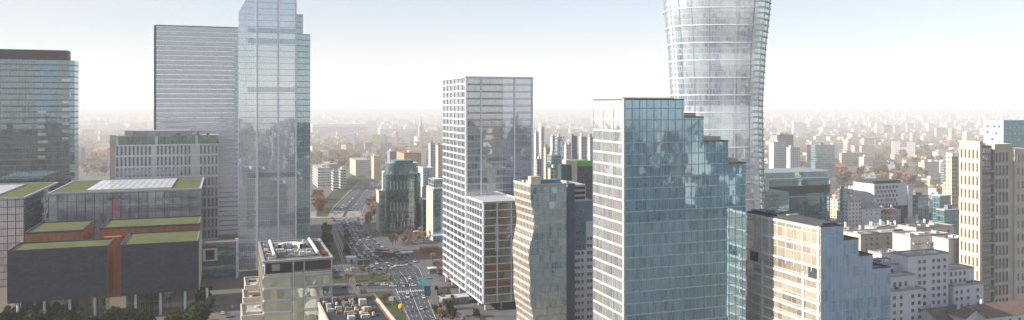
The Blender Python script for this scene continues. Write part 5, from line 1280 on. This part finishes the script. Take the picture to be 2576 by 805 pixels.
# ---------------------------------------------------------------- traffic
M['headlamp'] = plain('headlamp', (.8, .8, .75), .2, .05, 1); M['taillamp'] = plain('taillamp', (.4, .02, .02), .3, .05, 1)
paints = {'white': (.7, .7, .7), 'silver': (.36, .37, .39), 'black': (.015, .015, .018), 'dark blue': (.02, .035, .09), 'red': (.35, .03, .025), 'grey': (.12, .125, .13)}
def car_mesh(name, col, L=4.4, W=1.8, Ht=1.45):
    k = NT(name + '_paint'); b = k.n('ShaderNodeBsdfPrincipled'); b.inputs['Base Color'].default_value = (*col, 1); b.inputs['Roughness'].default_value = .3; b.inputs['Coat Weight'].default_value = .5; k.l(b.outputs[0], k.out.inputs[0])
    mb = MB(); hl = L / 2; w = W / 2
    prof = [(-hl, .35), (-hl, .78), (-hl + .15, .88), (-hl + .75, .95), (hl - 1.15, .92), (hl - .1, .74), (hl, .6), (hl, .35)]
    cab = [(-hl + .55, .93), (-hl + 1.05, Ht), (hl - 2.0, Ht), (hl - 1.15, .9)]
    def ext(pf, w0, m, wt=None):
        n = len(pf); wt = wt or w0
        ww = [w0 if z < 1.0 else wt for _, z in pf]
        for i in range(n):
            (y0, z0), (y1, z1) = pf[i], pf[(i + 1) % n]; a, c = ww[i], ww[(i + 1) % n]
            mb.quad((-a, y0, z0), (a, y0, z0), (c, y1, z1), (-c, y1, z1), m if abs(z1 - z0) < .05 or m == 0 else 1)
        mb.poly([(-q, y, z) for (y, z), q in zip(pf, ww)], 1 if m else 0); mb.poly([(q, y, z) for (y, z), q in reversed(list(zip(pf, ww)))], 1 if m else 0)
    ext(prof, w, 0); ext(cab, w * .94, 2, w * .78)
    for x in (-w + .1, w - .1):
        for y in (-hl + .8, hl - .85): mb.tube((x - .11, y, .33), (x + .11, y, .33), .33, .33, 10, 3); mb.tube((x + .11, y, .33), (x - .11, y, .33), .33, .33, 10, 3)
    for x in (-w + .35, w - .35): mb.box(x - .2, x + .2, hl - .03, hl + .03, .58, .72, 4); mb.box(x - .2, x + .2, -hl - .03, -hl + .03, .62, .76, 5)
    o = mb.build('car', [k.m, M['panedark'], k.m, M['black'], M['headlamp'], M['taillamp']]); me = o.data; bpy.data.objects.remove(o); return me
cars = {c: car_mesh(c.replace(' ', '_') + '_car', p) for c, p in paints.items()}
vans = {c: car_mesh(c.replace(' ', '_') + '_van', paints[c], 5.4, 2.0, 2.3) for c in ('white', 'grey')}
def put_vehicle(name, cat, me, x, y, hd, label, group=None):
    o = bpy.data.objects.new(name, me); COL.objects.link(o); o.location = (x, y, .06); o.rotation_euler = (0, 0, hd - math.pi / 2); return tag(o, label, cat, group)
def lane_cars(Lp, Rp, lanes, n, where, away, i0=0, i1=None):
    L = [Vector(G(*p)) for p in Lp][i0:i1]; Rr = [Vector(G(*p)) for p in Rp][i0:i1]; used = []
    k = 0; tr = 0
    while k < n and tr < n * 20:
        tr += 1; i = rnd.randrange(len(L) - 1); f = rnd.random(); la = rnd.choice(lanes)
        p = L[i].lerp(L[i + 1], f).lerp(Rr[i].lerp(Rr[i + 1], f), la); d = (L[i + 1] - L[i]).lerp(Rr[i + 1] - Rr[i], la)
        if any((p - q).length < 6.5 and abs((p - q).x) < 6 for q in used): continue
        used.append(p); hd = math.atan2(d.y, d.x) + (0 if away else math.pi)
        if rnd.random() < .12: c = rnd.choice(list(vans)); put_vehicle('parked_van' if 0 else 'van', 'van', vans[c], p.x, p.y, hd, f'{c} van {where}', f'{c} vans {where}')
        else: c = rnd.choices(list(cars), [3, 2, 4, 1, 1, 2])[0]; put_vehicle('car', 'car', cars[c], p.x, p.y, hd, f'{c} car {where}', f'{c} cars {where}')
        k += 1
lane_cars(RL, RR, (.09, .26, .42), 34, 'in the oncoming lanes of the wide road above the junction', False, 6)
lane_cars(RL, RR, (.58, .75, .91), 30, 'in the outbound lanes of the wide road above the junction', True, 6)
lane_cars(RL, RR, (.3, .6, .85), 9, 'on the road coming toward the bottom edge', False, 1, 6)
lane_cars(FL, FR, (.06, .17, .28, .39), 26, 'on the left carriageway of the far road', False, 0, 6)
lane_cars(FL, FR, (.6, .7, .82, .94), 16, 'on the right carriageway of the far road', True, 0, 6)
C1 = [(822, 728), (1064, 722)]; C2 = [(822, 718), (1064, 714)]
lane_cars(C1, C2, (.3, .7), 9, 'on the nearer cross street', True)
lane_cars([(830, 688), (990, 680)], [(830, 678), (990, 670)], (.25, .75), 10, 'on the farther cross street', True)
lane_cars([(960, 640), (1010, 668)], [(1000, 628), (1050, 660)], (.1, .3, .5, .7, .9), 12, 'parked on the right side of the junction', True)
def big_vehicle(name, cat, label, u, v, hd, col, L=12, W=2.5, Ht=3.1, stripe=None):
    x, y = G(u, v); t = thing(name, label, cat, (x, y, .08), hd)
    mb = MB(); mb.box(-L / 2, L / 2, -W / 2, W / 2, .4, Ht); mb.build('body', col, t)
    mb = MB(); mb.box(-L / 2 + .3, L / 2 + .02, -W / 2 - .03, W / 2 + .03, 1.5, 2.55); mb.build('window_band', M['panedark'], t)
    mb = MB(); mb.box(-L / 2 + 1, L / 2 - 1, -W / 2 + .3, W / 2 - .3, Ht, Ht + .3); mb.build('roof_box', M['palegrey'], t)
    for xx in (-L / 2 + 2.2, L / 2 - 2.4):
        for yy in (-1, 1): mb = MB(); mb.tube((xx, yy * W / 2 - .02, .5), (xx, yy * (W / 2 + .05), .5), .5, .5, 12); mb.build('wheel', M['black'], t)
M['busyel'] = plain('bus_yellow', (.6, .38, .05), .4, .05, 1)
M['buswhite'] = plain('bus_white', (.7, .7, .7), .4, .05, 1)
big_vehicle('bus', 'bus', 'yellow city bus standing on the right of the junction', 962, 636, -.55, M['busyel'])
big_vehicle('bus', 'bus', 'red city bus just in front of the yellow bus', 976, 645, -.55, M['red'])
big_vehicle('bus', 'bus', 'white city bus on the right edge of the junction', 1000, 640, .6, M['buswhite'])
# ---------------------------------------------------------------- street furniture
def lamp_mesh():
    mb = MB(); mb.tube((0, 0, 0), (0, 0, 10), .12, .07, 8); mb.tube((0, 0, 9.9), (1.8, 0, 10.4), .06, .05, 6); mb.box(1.5, 2.4, -.15, .15, 10.3, 10.45)
    o = mb.build('street_lamp', M['steel']); me = o.data; bpy.data.objects.remove(o); return me
lm = lamp_mesh()
for Lp, Rp, wh in ((RL, RR, 'along the wide road'), (FL, FR, 'along the far road')):
    Ls = [Vector(G(*p)) for p in Lp]; Rs = [Vector(G(*p)) for p in Rp]
    for i in range(1, len(Ls) - 1):
        for side, (P_, Q_) in enumerate(((Ls, Rs), (Rs, Ls))):
            d = (Q_[i] - P_[i]).normalized(); p = P_[i] - d * 1.2
            o = bpy.data.objects.new('street_lamp', lm); COL.objects.link(o); o.location = (p.x, p.y, 0); o.rotation_euler = (0, 0, math.atan2(d.y, d.x))
            tag(o, f'slim grey street lamp {wh}', 'street lamp', f'street lamps {wh}')
x, y = G(1009, 786); t = thing('advertising_ball', 'big yellow ball on a short post beside the road at the bottom', 'advertising ball', (x, y, 0))
mb = MB(); n, m_ = 18, 12; r = 1.5
for i in range(m_):
    for j in range(n):
        p = [(r * math.sin(math.pi * a / m_) * math.cos(2 * math.pi * b / n), r * math.sin(math.pi * a / m_) * math.sin(2 * math.pi * b / n), 3.2 - r * math.cos(math.pi * a / m_)) for a, b in ((i, j), (i, j + 1), (i + 1, j + 1), (i + 1, j))]
        mb.quad(*p)
mb.build('ball', M['yellow'], t, smooth=True); mb = MB(); mb.tube((0, 0, 0), (0, 0, 1.5), .3, .3, 8); mb.build('post', M['steel'], t)
x, y = G(987, 770); t = thing('billboard', 'small white and teal billboard on a post in the grass beside the road', 'billboard', (x, y, 0), .2)
boxpart('panel', M['buswhite'], t, -1.9, 1.9, -.2, .2, 3, 5.2); boxpart('teal_panel', M['teal'], t, .6, 1.8, -.26, -.2, 3.2, 5.0); mb = MB(); mb.tube((0, 0, 0), (0, 0, 3), .2, .2, 8); mb.build('post', M['steel'], t)
def canopy():
    x, y = G(1070, 745); t = thing('entrance_canopy', 'turquoise station entrance canopy bent over the plaza right of the road', 'canopy', (x, y, 0), RZ)
    mb = MB(); mb.quad((-1, 0, 6), (3, 0, 6), (4, 14, 7), (0, 14, 7)); mb.box(-.5, 8, 14, 19, 6.6, 7.1); mb.box(-1.2, 3.2, -.6, 14, 5.6, 6.0); mb.build('roof', M['teal'], t)
    mb = MB(); mb.box(-.8, 2.8, -.5, -.1, 0, 5.6); mb.build('front_panel', M['teal'], t); boxpart('blue_sign', M['bluesign'], t, 1.2, 3.1, -.85, -.6, 1.0, 3.6)
    for yy in (4, 9, 13): mb = MB(); mb.tube((2.6, yy, 0), (2.6, yy, 5.6), .15, .15, 8); mb.build('post', M['steel'], t)
canopy()
def pavilion(label, u, v, W, L, z, wall, roof):
    x, y = G(u, v); t = thing('pavilion', label, 'pavilion', (x, y, 0), RZ)
    boxpart('wall', M[wall], t, .4, W - .4, .4, L - .4, 0, z); boxpart('roof', M[roof], t, 0, W, 0, L, z, z + .5); boxpart('door', M['panedark'], t, W * .4, W * .6, .3, .45, 0, 2.4)
pavilion('low dark pavilion with pale roof on the plaza under the gridded tower', 1112, 770, 16, 8, 3.6, 'midgrey', 'palegrey')
pavilion('small pale pavilion behind the turquoise canopy', 1080, 690, 12, 6, 3.2, 'tealgl', 'whitemetal')
pavilion('low rust coloured shed on the bare ground by the dark rounded office', 1060, 640, 14, 7, 4, 'orange', 'terracotta')
pavilion('pale market stall roof on the right of the junction', 1010, 648, 9, 6, 3, 'midgrey', 'whitemetal')
pavilion('dark tram stop shelter left of the wide road', 897, 668, 9, 4, 3, 'darkbrown', 'darkgrey')
pavilion('white kiosk with flat roof beside the tram stop shelter', 872, 662, 7, 6, 3.4, 'white', 'whitemetal')
for i, (u, v, c) in enumerate(((560, 790, 'white'), (575, 798, 'grey'), (545, 770, 'black'), (585, 775, 'silver'))):
    x, y = G(u, v); put_vehicle('car', 'car', cars[c], x, y, RZ + 1.57, f'{c} car parked in the shaded side street left of the beige annex')
# ================================================================ air, light, camera
k = NT('haze_air'); vs_ = k.n('ShaderNodeVolumeScatter'); vs_.inputs['Color'].default_value = (1, .983, .968, 1); gp = k.n('ShaderNodeNewGeometry'); ln_ = k.n('ShaderNodeVectorMath', operation='LENGTH'); k.l(gp.outputs['Position'], ln_.inputs[0]); k.l(k.math('MULTIPLY', k.math('MULTIPLY_ADD', k.smooth(ln_.outputs['Value'], 300, 1500), HAZE * .66, HAZE * .34), k.math('MULTIPLY_ADD', k.smooth(ln_.outputs['Value'], 3000, 9000), -.86, 1.0)), vs_.inputs['Density']); k.m.cycles.volume_step_rate = .02; vs_.inputs['Anisotropy'].default_value = 0
k.l(vs_.outputs[0], k.out.inputs['Volume'])
mb = MB(); mb.box(-26000, 26000, -9000, 26000, -40, 330); hz = mb.build('haze', k.m); tag(hz, 'thin bright haze filling the air over the whole city', 'haze', kind='structure')
EL, AZ = R(25), R(-108)                                    # low sun on the left
sd = Vector((math.sin(AZ) * math.cos(EL), math.cos(AZ) * math.cos(EL), math.sin(EL)))
ld = bpy.data.lights.new('sun', 'SUN'); ld.energy = SUN; ld.angle = R(.5); ld.color = (1, .91, .79)
lo = bpy.data.objects.new('sun', ld); COL.objects.link(lo); lo.rotation_euler = sd.to_track_quat('Z', 'Y').to_euler()
w = bpy.data.worlds.new('World'); scene.world = w; w.use_nodes = True; nt = w.node_tree; nt.nodes.clear()
sk = nt.nodes.new('ShaderNodeTexSky'); sk.sky_type = 'NISHITA'; sk.sun_disc = False; sk.sun_elevation = EL; sk.sun_rotation = AZ; sk.air_density = 1.0; sk.dust_density = .5; sk.ozone_density = 3.0; sk.altitude = 110
bg = nt.nodes.new('ShaderNodeBackground'); bg.inputs[1].default_value = SKY; wo = nt.nodes.new('ShaderNodeOutputWorld')
tcw = nt.nodes.new('ShaderNodeTexCoord'); mpw = nt.nodes.new('ShaderNodeMapping'); mpw.inputs['Scale'].default_value = (1.2, 1.2, 9); nt.links.new(tcw.outputs['Generated'], mpw.inputs[0])
nzw = nt.nodes.new('ShaderNodeTexNoise'); nzw.inputs['Scale'].default_value = 2.2; nzw.inputs['Detail'].default_value = 6; nzw.inputs['Roughness'].default_value = .6; nt.links.new(mpw.outputs[0], nzw.inputs['Vector'])
mrw = nt.nodes.new('ShaderNodeMapRange'); mrw.interpolation_type = 'SMOOTHSTEP'; mrw.inputs[1].default_value = .42; mrw.inputs[2].default_value = .8; mrw.inputs[3].default_value = .42; mrw.inputs[4].default_value = .85; nt.links.new(nzw.outputs[0], mrw.inputs[0])
mxw = nt.nodes.new('ShaderNodeMix'); mxw.data_type = 'RGBA'; mxw.inputs[7].default_value = (4.2, 4.3, 4.6, 1); nt.links.new(mrw.outputs[0], mxw.inputs[0]); nt.links.new(sk.outputs[0], mxw.inputs[6]); nt.links.new(mxw.outputs[2], bg.inputs[0]); nt.links.new(bg.outputs[0], wo.inputs[0])
cd = bpy.data.cameras.new('camera'); cd.lens = 28; cd.sensor_width = 36; cd.shift_y = -134.5 / 2576; cd.clip_start = .5; cd.clip_end = 90000
co = bpy.data.objects.new('camera', cd); COL.objects.link(co); co.location = (0, 0, H); co.rotation_euler = (R(90), 0, 0); scene.camera = co
scene.view_settings.view_transform = 'Standard'; scene.view_settings.look = 'None'; scene.view_settings.exposure = 0
c = scene.cycles; c.max_bounces = 5; c.diffuse_bounces = 2; c.glossy_bounces = 3; c.transmission_bounces = 2; c.volume_bounces = 3; c.transparent_max_bounces = 4
c.use_denoising = True; c.denoiser = 'OPENIMAGEDENOISE'; c.denoising_input_passes = 'RGB_ALBEDO_NORMAL'; c.sample_clamp_indirect = 6; c.caustics_reflective = False; c.caustics_refractive = False
